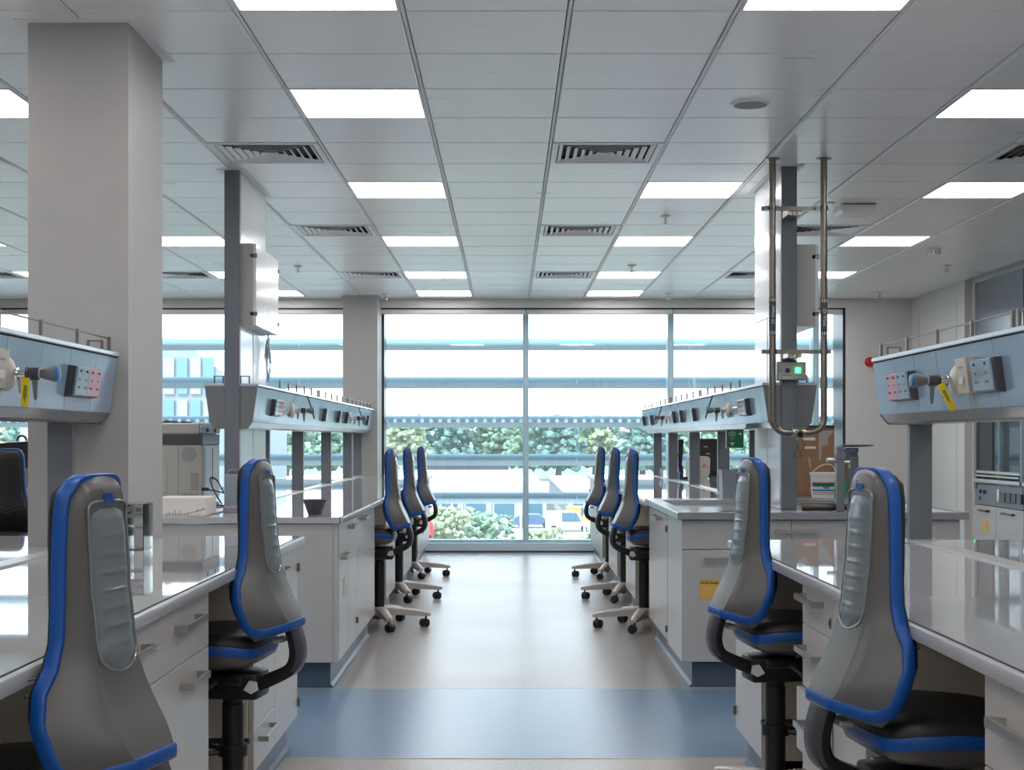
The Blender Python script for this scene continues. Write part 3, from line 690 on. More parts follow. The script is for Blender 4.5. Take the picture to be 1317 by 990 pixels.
# ================================================================== OVERHEAD SERVICE SHELVES
ST, SM, SB = 1.565, 1.357, 1.322
def shelf(name, label, s, y0, y1, seams, posts, items, rails, cap_near=True):
    t = thing(name, label, 'service shelf', (s * SP, (y0 + y1) / 2, SB), 'overhead service shelves')
    cx_ = s * SP
    prof = [(cx_ - .147, ST - .004), (cx_ + .147, ST - .004), (cx_ + .119, SM), (cx_ + .095, SB + .006), (cx_ + .085, SB), (cx_ - .085, SB), (cx_ - .095, SB + .006), (cx_ - .119, SM)]
    B().prism(prof, 'y', y0 + .004, y1 - .004).done('housing', 'shelf_low', t)
    # end caps
    cap = [(cx_ - .150, ST), (cx_ + .150, ST), (cx_ + .122, SM), (cx_ + .098, SB + .004), (cx_ + .088, SB - .002), (cx_ - .088, SB - .002), (cx_ - .098, SB + .004), (cx_ - .122, SM)]
    for a, c in ((y0, y0 + .004), (y1 - .004, y1)): B().prism(cap, 'y', a, c).done('end_cap', 'shelf_end', t)
    # top slab with lip
    B().box(cx_ - .156, cx_ + .156, y0 - .002, y1 + .002, ST, ST + .016, .003).done('shelf_top', 'shelf_top', t)
    # fascia panels, both long sides
    ys = [y0 + .004] + list(seams) + [y1 - .004]
    for side in (1, -1):
        for a, c in zip(ys, ys[1:]):
            p0 = (cx_ + side * .147, ST - .006); p1 = (cx_ + side * .1195, SM + .003); o = side * .004
            B().prism([p0, (p0[0] + o, p0[1]), (p1[0] + o, p1[1]), p1], 'y', a + .0015, c - .0015).done('fascia_panel', 'shelf', t)
    for y in posts:
        B().box(cx_ + s * (-.045 - .0) , cx_ + s * .042, y - .02, y + .02, TZ1 + .0062, SB - .002, .002).done('post', 'riser', t)
        B().box(cx_ - .06, cx_ + .06, y - .035, y + .035, TZ1 + .0061, TZ1 + .011).done('post_foot', 'steel', t)
    # guard rails
    for side in (1, -1):
        x = cx_ + side * .125
        for (a, c) in rails:
            rb = B()
            n = max(1, round((c - a) / .40))
            for k in range(n + 1):
                yy = a + (c - a) * k / n
                rb.box(x - .005, x + .005, yy - .009, yy + .009, ST + .014, ST + .072)
            rb.tube([(x, a, ST + .066), (x, c, ST + .066)], .003, 6)
            rb.done('guard_rail', 'rail', t)
    for yy in (y0 + .03, y1 - .03):
        for sd in (1, -1):
            rb = B()
            rb.box(cx_ + sd * .05 - .004, cx_ + sd * .05 + .004, yy - .005, yy + .005, ST + .014, ST + .060)
            rb.box(cx_ + sd * .10 - .004, cx_ + sd * .10 + .004, yy - .005, yy + .005, ST + .014, ST + .060)
            rb.box(cx_ + sd * .05, cx_ + sd * .10, yy - .003, yy + .003, ST + .054, ST + .060)
            rb.done('end_rail', 'rail', t)
    inn = -s   # aisle side direction
    def fx(z): # x of fascia surface at z on the aisle side
        k = (z - SM) / (ST - SM); return cx_ + inn * (.1235 + .0275 * k)
    sl = Vector((inn * (.147 - .1195), 0, ST - SM)).normalized()
    for it in items:
        kind, y = it[0], it[1]
        zc = 1.455
        x = fx(zc)
        if kind in ('sockets', 'socket'):
            w2 = .15 if kind == 'sockets' else .105; h2 = .052
            x0 = fx(zc)
            body = B(); 
            body.prism([(fx(zc - h2), zc - h2), (fx(zc + h2), zc + h2), (fx(zc + h2) + inn * .026, zc + h2 - .003), (fx(zc - h2) + inn * .026, zc - h2 + .003)], 'y', y - w2, y + w2)
            so_ = body.done('socket_box', 'charcoal', t)
            parts = [(y - w2 + .012, y - .002, 'blue_socket'), (y + .002, y + w2 - .004, 'red_socket')] if kind == 'sockets' else [(y - w2 + .018, y + w2 - .004, 'blue_socket')]
            for a, c, mt in parts:
                q = B(); h3 = h2 - .003
                q.prism([(fx(zc - h3) + inn * .026, zc - h3), (fx(zc + h3) + inn * .026, zc + h3), (fx(zc + h3) + inn * .032, zc + h3 - .004), (fx(zc - h3) + inn * .032, zc - h3 + .004)], 'y', a, c)
                q.done('socket_plate', mt, so_)
                q = B(); mm = (a + c) / 2; ww = (c - a)
                for u in (-.27, .27):
                    for du, dz in ((0, .006), (-.055, -.020), (.055, -.020)):
                        yy = mm + ww * (u + du); zz = zc + dz; xx = fx(zz) + inn * .0325
                        q.box(xx, xx + inn * .001, yy - .0022, yy + .0022, zz - .0035, zz + .0035)
                    yy = mm + ww * u; zz = zc + .034; xx = fx(zz) + inn * .032
                    q.box(xx, xx + inn * .004, yy - .004, yy + .004, zz - .004, zz + .003)
                q.done('pin_slots', 'ink', so_, kind='stuff')
        if kind == 'tap':
            zc = 1.452; x = fx(zc)
            B().lathe([(.050, 0), (.050, inn * .008), (.040, inn * .018), (.018, inn * .022)], (x, y, zc), 24, 'x').done('tap_flange', 'ivory', t, 40)
            tb = B().cyl((x + inn * .018, y, zc), (x + inn * .066, y, zc), .014, 16)
            tb.cyl((x + inn * .030, y, zc), (x + inn * .036, y, zc), .018, 16)
            tb.cyl((x + inn * .045, y, zc), (x + inn * .045, y, zc - .030), .009, 12).cyl((x + inn * .045, y, zc - .028), (x + inn * .045, y, zc - .034), .012, 12).cyl((x + inn * .045, y, zc - .034), (x + inn * .045, y, zc - .055), .007, 12)
            tap = tb.done('gas_tap', 'chrome', t, 40)
            B().cyl((x + inn * .066, y, zc), (x + inn * .098, y, zc), .0185, 16).done('tap_body', 'charcoal', tap, 40)
            B().cyl((x + inn * .098, y, zc), (x + inn * .102, y, zc), .0165, 16).done('tap_collar', 'blue_socket', tap, 40)
            B().lathe([(.013, inn * .102), (.015, inn * .108), (.024, inn * .142), (.023, inn * .148)], (x, y, zc), 20, 'x').done('tap_knob', 'knob_grey', tap, 40)
            B().lathe([(.0235, inn * .1475), (.020, inn * .154), (.004, inn * .157)], (x, y, zc), 20, 'x').done('knob_cap', 'knob_blue', tap, 40)
            B().loft([[(x + inn * .076, y - .006, zc - .014), (x + inn * .094, y - .006, zc - .014), (x + inn * .094, y + .006, zc - .014), (x + inn * .076, y + .006, zc - .014)],
                      [(x + inn * .083, y - .004, zc - .075), (x + inn * .091, y - .004, zc - .075), (x + inn * .091, y + .004, zc - .075), (x + inn * .083, y + .004, zc - .075)]]).done('tap_lever', 'knob_grey', tap)
            if it[2] != 'plain':
                dx = it[2]
                yc = y - .024
                p0 = Vector((x + inn * .066, yc, zc - .012)); p1 = Vector((x + inn * (.066 - dx), yc, zc - .095))
                d = (p1 - p0).normalized(); n = Vector((d.z, 0, -d.x)) * .011
                B().loft([[p0 + n, p0 - n, p0 - n + Vector((0, .0015, 0)), p0 + n + Vector((0, .0015, 0))], [p1 + n, p1 - n, p1 - n + Vector((0, .0015, 0)), p1 + n + Vector((0, .0015, 0))]]).done('yellow_tag', 'yellow', tap, label='yellow inspection tag')
                lb = B()
                for q in (-.35, .0, .3):
                    a_ = p0 + d * .022 + n * q; c_ = p0 + d * (.070 - abs(q) * .03) + n * q; m = n * .09
                    lb.loft([[a_ + m + Vector((0, -.0006, 0)), a_ - m + Vector((0, -.0006, 0)), a_ - m, a_ + m], [c_ + m + Vector((0, -.0006, 0)), c_ - m + Vector((0, -.0006, 0)), c_ - m, c_ + m]])
                lb.done('tag_print', 'ink', tap)
                B().tube([(x + inn * .062, y + .019 * math.sin(a), zc + .019 * math.cos(a)) for a in [k * PI / 8 for k in range(16)]], .0015, 6, cyclic=True).done('tag_cord', 'cable', tap)
        if kind == 'switch':
            zc = 1.462; h2 = .055
            so_ = B().prism([(fx(zc - h2), zc - h2), (fx(zc + h2), zc + h2), (fx(zc + h2) + inn * .030, zc + h2), (fx(zc - h2) + inn * .030, zc - h2)], 'y', y - .055, y + .055).done('switch_box', 'ivory', t)
            q = B(); q.box(fx(zc) + inn * .030, fx(zc) + inn * .034, y - .02, y + .02, zc - .03, zc - .005, .002); q.done('rocker', 'white', so_)
            q = B(); q.box(fx(zc + .03) + inn * .0305, fx(zc + .03) + inn * .0312, y - .02, y + .02, zc + .022, zc + .028); q.done('switch_print', 'ink_grey', so_)
        if kind == 'module':
            # thin plug-in module seen edge on
            h2 = .05
            B().prism([(fx(1.45 - h2), 1.45 - h2), (fx(1.45 + h2), 1.45 + h2), (fx(1.45 + h2) + inn * .028, 1.45 + h2), (fx(1.45 - h2) + inn * .028, 1.45 - h2)], 'y', y - .035, y + .035).done('socket_box', 'charcoal', t)
            B().prism([(fx(1.45 - h2) + inn * .028, 1.455 - h2), (fx(1.45 + h2) + inn * .028, 1.445 + h2), (fx(1.45 + h2) + inn * .032, 1.44 + h2), (fx(1.45 - h2) + inn * .032, 1.46 - h2)], 'y', y - .030, y + .036).done('socket_plate', 'blue_socket', t)
        if kind == 'wand':
            z = 1.452; x = fx(z)
            B().tube([(x + inn * .10, y, z - .05), (x + inn * .08, y, z + .02), (x + inn * .05, y, z + .11)], .005, 8).done('tap_wand', 'charcoal', t)
    return t
def seams(y0, y1, st=.3):
    n = max(1, round((y1 - y0) / st)); return [y0 + (y1 - y0) * k / n for k in range(1, n)]
shelf('service_shelf', 'blue-grey overhead service shelf of the near left bench with a yellow tagged tap', -1, .3, 5.517,
      [.9, 1.5, 2.1, 2.7, 3.3, 3.7, 4.0, 4.31, 4.63, 4.935, 5.24], (1.5, 3.4, 5.32),
      [('sockets', 5.07), ('tap', 4.33, .004), ('switch', 4.20), ('socket', 3.95)], [(.4, 2.8), (2.95, 4.25), (4.3, 5.49)])
shelf('service_shelf', 'blue-grey overhead service shelf of the near right bench with a yellow tagged tap', 1, .3, 5.92,
      [.9, 1.5, 2.1, 2.7, 3.3, 3.85, 4.46, 4.75, 5.05, 5.33, 5.63], (1.5, 3.4, 5.79),
      [('sockets', 5.48), ('tap', 4.84, .045), ('switch', 4.70), ('socket', 4.50)], [(.4, 2.8), (2.95, 4.3), (4.35, 5.89)])
shelf('service_shelf', 'long far left overhead service shelf reaching from the riser to the window pillar', -1, 8.585, 16.03,
      [8.78, 9.13, 9.45, 9.8, 10.1, 10.45, 10.8, 11.15, 11.5, 11.9, 12.3, 12.7, 13.1, 13.5, 13.9, 14.3, 14.7, 15.1, 15.5], (9.70, 11.3, 13.06, 14.80, 15.80),
      [('sockets', 9.30), ('tap', 10.02, 'plain'), ('wand', 10.45), ('module', 11.75), ('module', 12.72), ('tap', 13.7, 'plain'), ('wand', 14.0), ('module', 13.35), ('module', 15.3)], [(9.6, 11.5), (11.6, 13.6), (13.7, 15.9)])
shelf('service_shelf', 'long far right overhead service shelf reaching from the riser towards the windows', 1, 8.46, 16.20,
      [8.65, 9.0, 9.35, 9.7, 10.05, 10.4, 10.75, 11.1, 11.5, 11.9, 12.3, 12.7, 13.1, 13.5, 13.9, 14.3, 14.7, 15.1, 15.6], (9.62, 11.08, 12.8, 14.47, 15.95),
      [('sockets', 9.15), ('tap', 9.85, 'plain'), ('wand', 10.3), ('module', 11.65), ('module', 12.5), ('tap', 13.35, 'plain'), ('wand', 13.7), ('module', 13.05), ('module', 15.1), ('module', 15.95)], [(9.5, 11.4), (11.5, 13.5), (13.6, 16.1)])
# ================================================================== CHAIRS
def interp(tab, t):
    for (a, *va), (b, *vb) in zip(tab, tab[1:]):
        if a >= t >= b or a <= t <= b:
            k = (t - a) / (b - a) if b != a else 0
            k = k * k * (3 - 2 * k) * .5 + k * .5
            return [x + (y - x) * k for x, y in zip(va, vb)]
    return list(tab[-1][1:] if abs(t - tab[-1][0]) < abs(t - tab[0][0]) else tab[0][1:])
# z below top : (x front, x rear, half width, half width of rear flat)
XO = -.090
PROF = [(0.000, .012, -.006, .058, .045), (.012, .020, -.014, .080, .060), (.035, .027, -.020, .096, .070), (.08, .030, -.021, .102, .074), (.18, .030, -.026, .107, .076), (.27, .028, -.036, .114, .078),
        (.315, .030, -.043, .128, .080), (.36, .037, -.058, .158, .085), (.41, .031, -.080, .174, .090), (.46, .012, -.102, .174, .092), (.50, -.010, -.116, .160, .082), (.525, -.028, -.124, .142, .068)]
DZS = 1.045
TOPZ = 1.197
def at(dz): return interp(PROF, dz)
def ZD(d): return TOPZ - d * DZS
def smooth_pts(pts, n=4, cyclic=False):
    P = [Vector(p) for p in pts]; out = []; N = len(P)
    rng = range(N) if cyclic else range(N - 1)
    for i in rng:
        p0 = P[(i - 1) % N] if cyclic or i > 0 else P[i]; p1 = P[i]; p2 = P[(i + 1) % N]; p3 = P[(i + 2) % N] if cyclic or i + 2 < N else P[i + 1]
        for k in range(n):
            t = k / n
            out.append(.5 * ((2 * p1) + (p2 - p0) * t + (2 * p0 - 5 * p1 + 4 * p2 - p3) * t * t + (3 * p1 - p0 - 3 * p2 + p3) * t ** 3))
    if not cyclic: out.append(P[-1])
    return out
def strip_loop(b, pts, outs, wid, th, cyclic=True):
    """flat rubber strip swept along pts; outs = outward normals, wid = strip width, th = proud thickness"""
    n = len(pts); rings = []
    for i in range(n):
        p = pts[i]; d = (pts[(i + 1) % n] - pts[i - 1]).normalized(); o = outs[i]
        o = (o - d * o.dot(d)).normalized(); s_ = d.cross(o).normalized()
        h = wid / 2
        prof = [(-h, -.006), (-h, th * .45), (-h * .75, th * .9), (0, th), (h * .75, th * .9), (h, th * .45), (h, -.006)]
        rings.append([p + s_ * a + o * c for a, c in prof])
    R = [b.ring(r) for r in rings]; m = len(R[0])
    for i in range(n if cyclic else n - 1):
        a = R[i]; c = R[(i + 1) % n]
        for k in range(m): b.bm.faces.new((a[k], a[(k + 1) % m], c[(k + 1) % m], c[k]))
def section(dz, tilt=0.0, grow=0.0):
    xf, xr, w, wr = at(dz)
    z = ZD(dz)
    w += grow
    dd_ = w - wr
    half = [(xf, w), (xf - .005, w), (xf * .70 + xr * .30, w - dd_ * .22), (xf * .40 + xr * .60, w - dd_ * .50), (xf * .15 + xr * .85, w - dd_ * .80), (xr + .004, wr + .001), (xr, wr - .006), (xr - .002, wr * .5), (xr - .003, 0)]
    full = half + [(x, -y) for x, y in half[-2::-1]]
    out = []
    for x, y in full:
        k = (x - xf) / (xr - xf)
        out.append((x + XO, y, z + tilt * k))
    return out
def make_chair(label, group):
    t = thing('lab_chair', label, 'chair', (0, 0, 0), group)
    L = dict(world=False)
    # ---- rear shell
    b = B(); rings = []
    dzs = [0.0, .006, .014, .026, .045, .07, .11, .16, .21, .26, .29, .315, .34, .36, .385, .41, .44, .47, .495, .512, .525]
    for d in dzs:
        tl = .028 * max(0, (d - .40) / .125) ** 1.2
        rings.append(section(d, tl))
    b.loft(rings)
    b.done('back_shell', 'shell', t, 24, **L)
    # ---- cushion
    b = B(); rings = []
    for d in [.001, .006, .014, .03, .06, .11, .17, .23, .28, .32, .36, .40, .44, .48, .505, .520]:
        xf, xr, w, wr = at(d); z = ZD(d)
        w2 = w - .004; k = min(1, d / .03 + .25) * min(1, (.530 - d) / .04 + .2)
        th = (.010 + .012 * max(0, 1 - d / .26)) * k + .006 * k * math.cos(min(1, abs(d - .38) / .12) * PI / 2)
        half = [(xf - .004, w2), (xf + th * .45, w2), (xf + th * .85, w2 * .95), (xf + th, w2 * .80), (xf + th - .008, w2 * .4), (xf + th - .010, 0)]
        rings.append([(x + XO, y, z) for x, y in half] + [(x + XO, -y, z) for x, y in half[-2::-1]])
    b.loft(rings)
    cu = b.done('back_cushion', 'pad', t, 50, **L)
    for dz_, cu_w in ((.335, .7), (.36, .75)):
        pts = [(at(dz_ + .03 * abs(k) )[0] + XO + .010, .19 * cu_w * k * 1.2, ZD(dz_) - .035 * (1 - abs(k)) ** 2) for k in [q / 8 for q in range(-8, 9)]]
        B().tube(pts, .0022, 5).done('stitch_seam', 'charcoal', cu, **L)
    # ---- blue flex band
    pts = []; outs = []
    fd = [.492, .47, .44, .41, .385, .36, .34, .32, .30, .28, .25, .20, .15, .10, .065, .045, .03, .02, .012]
    side = []
    for d in fd:
        xf, xr, w, wr = at(d); side.append((Vector((xf + XO - .012, w, ZD(d))), Vector((0, 1, 0))))
    # top arc
    top = [(Vector((XO + .006, .068, TOPZ - .005)), Vector((0, .6, .8))), (Vector((XO + .004, .050, TOPZ + .000)), Vector((0, .2, .97))), (Vector((XO + .004, .025, TOPZ + .001)), Vector((0, .05, 1))), (Vector((XO + .004, 0, TOPZ + .001)), Vector((0, 0, 1)))]
    # bottom run: follows the shell's own lower section from the rear centre to the front lower corner
    tl = .028 * max(0, (.509 - .40) / .125) ** 1.2
    sec = [Vector(q) for q in section(.509, tl)][:9][::-1]
    bot = []
    for i, q in enumerate(sec[:-2]):
        d_ = sec[min(i + 1, 8)] - sec[max(0, i - 1)] if i else Vector((0, 1, 0))
        bot.append((q, Vector((-d_.y, d_.x, 0)).normalized()))
    for k_ in range(7):      # refine corners with midpoints
        pass
    half = bot + side + top
    def mir(q): return (Vector((q[0].x, -q[0].y, q[0].z)), Vector((q[1].x, -q[1].y, q[1].z)))
    loop = half + [mir(q) for q in half[-2:0:-1]]
    P = smooth_pts([q[0] for q in loop], 3, True); O = smooth_pts([q[1] for q in loop], 3, True)
    b = B(); strip_loop(b, P, [o.normalized() for o in O], .026, .0045); b.done('blue_band', 'band', t, 50, **L)
    # ---- ribbed rear panel
    b = B(); rings = []; nz = 64; d0, d1 = .056, .335
    for i in range(nz + 1):
        k = i / nz; d = d0 + (d1 - d0) * k
        xf, xr, w, wr = at(d)
        hw = .066
        if k < .05: hw *= math.sqrt(max(.15, 1 - ((.05 - k) / .05) ** 2)) * .18 + .82
        if k > .88: hw *= math.sqrt(max(.02, 1 - ((k - .88) / .12) ** 2))
        ph = (k * 9) % 1.0
        rid = .0022 * math.exp(-((ph - .5) / .06) ** 2) if 0.04 < k < .93 else 0
        base = xr - .004 - .007 * math.sin(min(1, k * 6) * PI / 2) * math.sin(min(1, (1 - k) * 8) * PI / 2)
        row = []
        for j in range(-6, 7):
            u = j / 6
            lens = max(0, 1 - abs(u)) ** .45
            x = base + .007 * (u * u) - rid * (1 if abs(u) < .8 else 0)
            if abs(j) == 6: x = xr + .002
            row.append((x + XO, hw * u, ZD(d)))
        rings.append(row)
    R = [b.ring(r) for r in rings]
    for a, c in zip(R, R[1:]):
        for k in range(len(a) - 1): b.bm.faces.new((a[k], a[k + 1], c[k + 1], c[k]))
    rp = b.done('ribbed_panel', 'rib', t, 50, **L)
    out = []
    for k in [q / 14 for q in range(15)]: 
        d = d0 - .004 + (d1 - .030 - d0) * k; out.append((at(d)[1] + XO - .001, .070, ZD(d)))
    arc = []
    for a in range(1, 8):
        an = a * PI / 8; d = d1 - .034 + .036 * math.sin(an); arc.append((at(d)[1] + XO - .002, .070 * math.cos(an), ZD(d)))
    loopp = out + arc + [(x, -y, z) for x, y, z in out[::-1]]
    topc = [(at(d0 - .012)[1] + XO - .001, y, TOPZ - d0 + .010) for y in (-.045, 0, .045)]
    b = B(); b.tube(smooth_pts(loopp + topc, 2, True), .0032, 6, cyclic=True); b.done('panel_rim', 'rib', rp, 50, **L)
    # ---- small blue emblem: a dot and three slanted strokes
    b = B(); zt = TOPZ - .038; xx = at(.038)[1] + XO
    def stroke(y0, y1, z0, z1, sk=.004):
        pts_ = [(y0, z0), (y1, z0), (y1 + sk, z1), (y0 + sk, z1)]
        def X(z): return at(max(.0, TOPZ - z))[1] + XO - .004
        b.loft([[(X(z) , y, z) for y, z in pts_], [(X(z) - .0012, y, z) for y, z in pts_]])
    for y0, y1 in ((-.017, -.012), (-.009, -.001), (.002, .009), (.011, .019)): stroke(-y1, -y0, zt - .009, zt + .007)
    stroke(.016, .021, zt + .010, zt + .014); stroke(-.018, .016, zt - .0095, zt - .006)
    b.done('blue_emblem', 'band', t, **L)
    # ---- support arm (curved, grey rear cap)
    path = smooth_pts([(-.188, 0, .690), (-.205, 0, .640), (-.211, 0, .592), (-.196, 0, .552), (-.15, 0, .525), (-.08, 0, .497), (-.02, 0, .480)], 4)
    rings = []
    for i, p in enumerate(path):
        dd = (path[min(i + 1, len(path) - 1)] - path[max(0, i - 1)]).normalized(); n = Vector((-dd.z, 0, dd.x)); k = i / (len(path) - 1)
        hw = .046 - .008 * k; th = .015 + .008 * k
        rings.append([p + n * (th * a) + Vector((0, hw * c, 0)) for a, c in ((1, -.85), (1, .85), (.6, 1), (-.6, 1), (-1, .85), (-1, -.85), (-.6, -1), (.6, -1))])
    B().loft(rings).done('support_arm', 'black', t, 40, **L)
    cap = rings[:14]; b = B()
    rr = []
    for i, p in enumerate(path[:13]):
        dd = (path[min(i + 1, len(path) - 1)] - path[max(0, i - 1)]).normalized(); n = Vector((-dd.z, 0, dd.x)); k = i / (len(path) - 1)
        hw = .048 - .008 * k
        n = -n if n.x > 0 else n
        rr.append([p + n * (.0185 * a) + Vector((0, hw * c, 0)) for a, c in ((1, -.8), (1.05, 0), (1, .8), (.55, 1), (.3, 1), (.3, -1), (.55, -1))])
    b.loft(rr).done('arm_cover', 'charcoal', t, 50, **L)
    B().box(-.175, -.140, -.045, .045, .632, .645, .004).done('height_lever', 'ivory', t, **L)
    # ---- seat
    def plan(x0, x1, hw, z, rfront, n=28):
        pts_ = []
        for k in range(n):
            a = 2 * PI * k / n; ca, sa = math.cos(a), math.sin(a)
            e = .42
            x = (x0 + x1) / 2 + (x1 - x0) / 2 * math.copysign(abs(ca) ** e, ca); y = hw * math.copysign(abs(sa) ** e, sa)
            y *= 1 - .12 * max(0, (-(x - (x0 + x1) / 2)) / ((x1 - x0) / 2)) ** 2
            pts_.append(Vector((x, y, z)))
        return pts_
    def wav(x): # rise of the band along the seat (peak behind the middle, lower rear)
        k = (x + .13) / .46
        return .022 * math.sin(PI * min(1, max(0, k)) ** .75) - .012 * max(0, k) - .012 * max(0, .16 - k) * 6
    def lift(r): return [Vector((p.x, p.y, p.z + wav(p.x) - .022)) for p in r]
    xa, xb = -.108, .310
    B().loft([lift(plan(xa + .10, xb - .06, .12, .555, 0)), lift(plan(xa + .03, xb - .02, .19, .578, 0)), lift(plan(xa, xb, .218, .606, 0)), lift(plan(xa, xb, .222, .626, 0))]).done('seat_shell', 'shell', t, 60, **L)
    pl = lift(plan(xa - .001, xb + .001, .223, .632, 0, 56)); cen = Vector(((xa + xb) / 2, 0, 0)); oo = []
    for i, p in enumerate(pl):
        d = (pl[(i + 1) % 56] - pl[i - 1]); nn = Vector((d.y, -d.x, 0)).normalized(); oo.append(nn)
    b = B(); strip_loop(b, pl, oo, .028, .004); b.done('seat_band', 'band', t, 60, **L)
    cr_ = [lift(plan(xa, xb, .220, .640, 0)), lift(plan(xa, xb, .221, .652, 0)), lift(plan(xa + .008, xb - .006, .214, .668, 0)), lift(plan(xa + .03, xb - .03, .19, .677, 0)), lift(plan(xa + .09, xb - .12, .12, .672, 0))]
    B().loft(cr_).done('seat_cushion', 'pad', t, 60, **L)
    # ---- mechanism
    mech = B(); mech.box(-.10, .13, -.065, .065, .455, .540, .012, 2); mech.box(-.06, .10, -.095, .095, .505, .537, .008); mech.done('tilt_mechanism', 'black', t, 40, **L)
    mo = bpy.data.objects[t.children[-1].name] if False else None
    B().tube([(.02, -.10, .515), (.03, -.17, .502), (.03, -.20, .492)], .007, 8).done('tilt_lever', 'charcoal', t, 40, **L)
    B().tube([(.02, .10, .515), (.03, .17, .502), (.03, .20, .492)], .007, 8).done('tilt_lever', 'charcoal', t, 40, **L)
    for sy in (-1, 1):
        B().prism([(-.100, .515), (-.078, .518), (-.060, .490), (-.085, .478), (-.105, .490)], 'y', sy * .066, sy * .078).done('lever_tab', 'white', t, **L)
        B().cyl((.02, sy * .066, .52), (.02, sy * .070, .52), .008, 12).cyl((.055, sy * .066, .54), (.055, sy * .070, .54), .007, 12).done('pivot_bolt', 'chrome', t, 40, **L)
    # ---- column and foot ring
    B().cyl((0, 0, .36), (0, 0, .458), .024, 20).done('gas_lift', 'black', t, 40, **L)
    B().lathe([(.034, .11), (.034, .435), (.031, .438), (.031, .446), (.036, .448), (.036, .455), (.028, .457)], (0, 0, 0), 24).done('column_sleeve', 'black', t, 40, **L)
    # ---- five-star base
    base = B(); base.lathe([(.045, .075), (.052, .085), (.050, .118), (.040, .130)], (0, 0, 0), 20)
    bo = base.done('base_hub', 'base', t, 40, **L)
    for k in range(5):
        a = math.radians(BASE_ROT + 72 * k); ca, sa = math.cos(a), math.sin(a)
        def Q(r, off, z): return (ca * r - sa * off, sa * r + ca * off, z)
        prof = [(.035, .034, .085, .138), (.12, .032, .083, .134), (.22, .028, .078, .122), (.31, .024, .074, .106), (.345, .016, .076, .096)]
        b = B(); rg = []
        for r, hw, z0, z1 in prof:
            rg.append([Q(r, -hw, z0), Q(r, hw, z0), Q(r, hw, z1 - .008), Q(r, hw * .55, z1), Q(r, -hw * .55, z1), Q(r, -hw, z1 - .008)])
        arm = b.loft(rg).done('base_arm', 'base', t, 40, **L)
        # caster
        swv = a + .9 + k * .7; cs, sn = math.cos(swv), math.sin(swv)
        cxx, cyy = ca * .315, sa * .315
        wx, wy = cxx - cs * .014, cyy - sn * .014
        w_ = B()
        for sd in (-1, 1):
            ax = Vector((-sn, cs, 0)); c0 = Vector((wx, wy, .0285)) + ax * (sd * .009); c1 = c0 + ax * (sd * .014)
            w_.tube([c0, c1], .0285, 16)
        w_.done('caster_wheel', 'black', arm, 40, **L)
        cc = B(); cc.cyl((cxx, cyy, .055), (cxx, cyy, .080), .007, 8)
        ax = Vector((-sn, cs, 0)); fw = Vector((cs, sn, 0)); c = Vector((wx, wy, .0285)); rg = []
        for q in (-.0085, .0085):
            rg.append([c + ax * q + fw * (math.cos(v) * .031) + Vector((0, 0, math.sin(v) * .031)) for v in [x * PI / 10 for x in range(-1, 12)]])
        cc.loft(rg); cc.done('caster_fork', 'charcoal', arm, 40, **L)
    return t
BASE_ROT = 180
GC = 'blue-banded grey lab chairs'
def foot_ring(t):
    b = B(); R_ = .20
    b.lathe([(.046, -.018), (.046, .018)], (0, 0, .29), 20); b.done('ring_collar', 'black', t, 40, world=False)
    b = B()
    pts = [(.05 + R_ * math.cos(a), R_ * math.sin(a), .275) for a in [math.radians(d) for d in range(-100, 101, 10)]]
    b.tube(pts, .010, 8); b.tube([(.03, .02, .285), (.05 + R_ * .7, R_ * .71, .275)], .008, 8); b.tube([(.03, -.02, .285), (.05 + R_ * .7, -R_ * .71, .275)], .008, 8)
    b.done('foot_ring', 'black', t, 40, world=False)
c0 = make_chair('nearest left chair with blue-edged grey back, cut by the bottom edge', GC)
CX_L, CX_R = -.885, .925
placing = [
    (-.838, 2.76, 180 - 13, 'nearest left lab chair, large grey ribbed back with a blue edge'),
    (-.865, 4.72, 180 - 9, 'second lab chair on the left, tucked under the near left bench'),
    (-.870, 10.12, 180 - 2, 'first lab chair of the row of three at the far left bench'),
    (-.870, 11.88, 180 - 2, 'middle lab chair of the row of three at the far left bench'),
    (-.880, 13.85, 180 - 2, 'last lab chair of the row of three at the far left bench'),
    (.893, 3.36, 8, 'nearest right lab chair, large grey ribbed back with a blue edge'),
    (.896, 5.05, 8, 'second lab chair on the right, in front of the sink cabinet'),
    (.905, 10.05, 2, 'first lab chair of the row of three at the far right bench'),
    (.915, 11.85, 2, 'middle lab chair of the row of three at the far right bench'),
    (.920, 13.75, 2, 'last lab chair of the row of three at the far right bench'),
    (-3.225, 9.6, -96, 'lab chair at the far left edge, turned to show its black front cushion'),
    (2.33, 10.6, 136, 'lab chair half hidden behind the sink tap, beyond the right bench'),
]
ringed = []
for i, (x, y, rz, lab) in enumerate(placing):
    o = c0 if i == 0 else copy_tree(c0)
    if i: o['label'] = lab
    else: o['label'] = lab
    o.location = (x, y, 0); o.rotation_euler = (0, 0, math.radians(rz))
    if i in (0, 1, 5, 6): ringed.append(o)
for o in ringed: foot_ring(o)
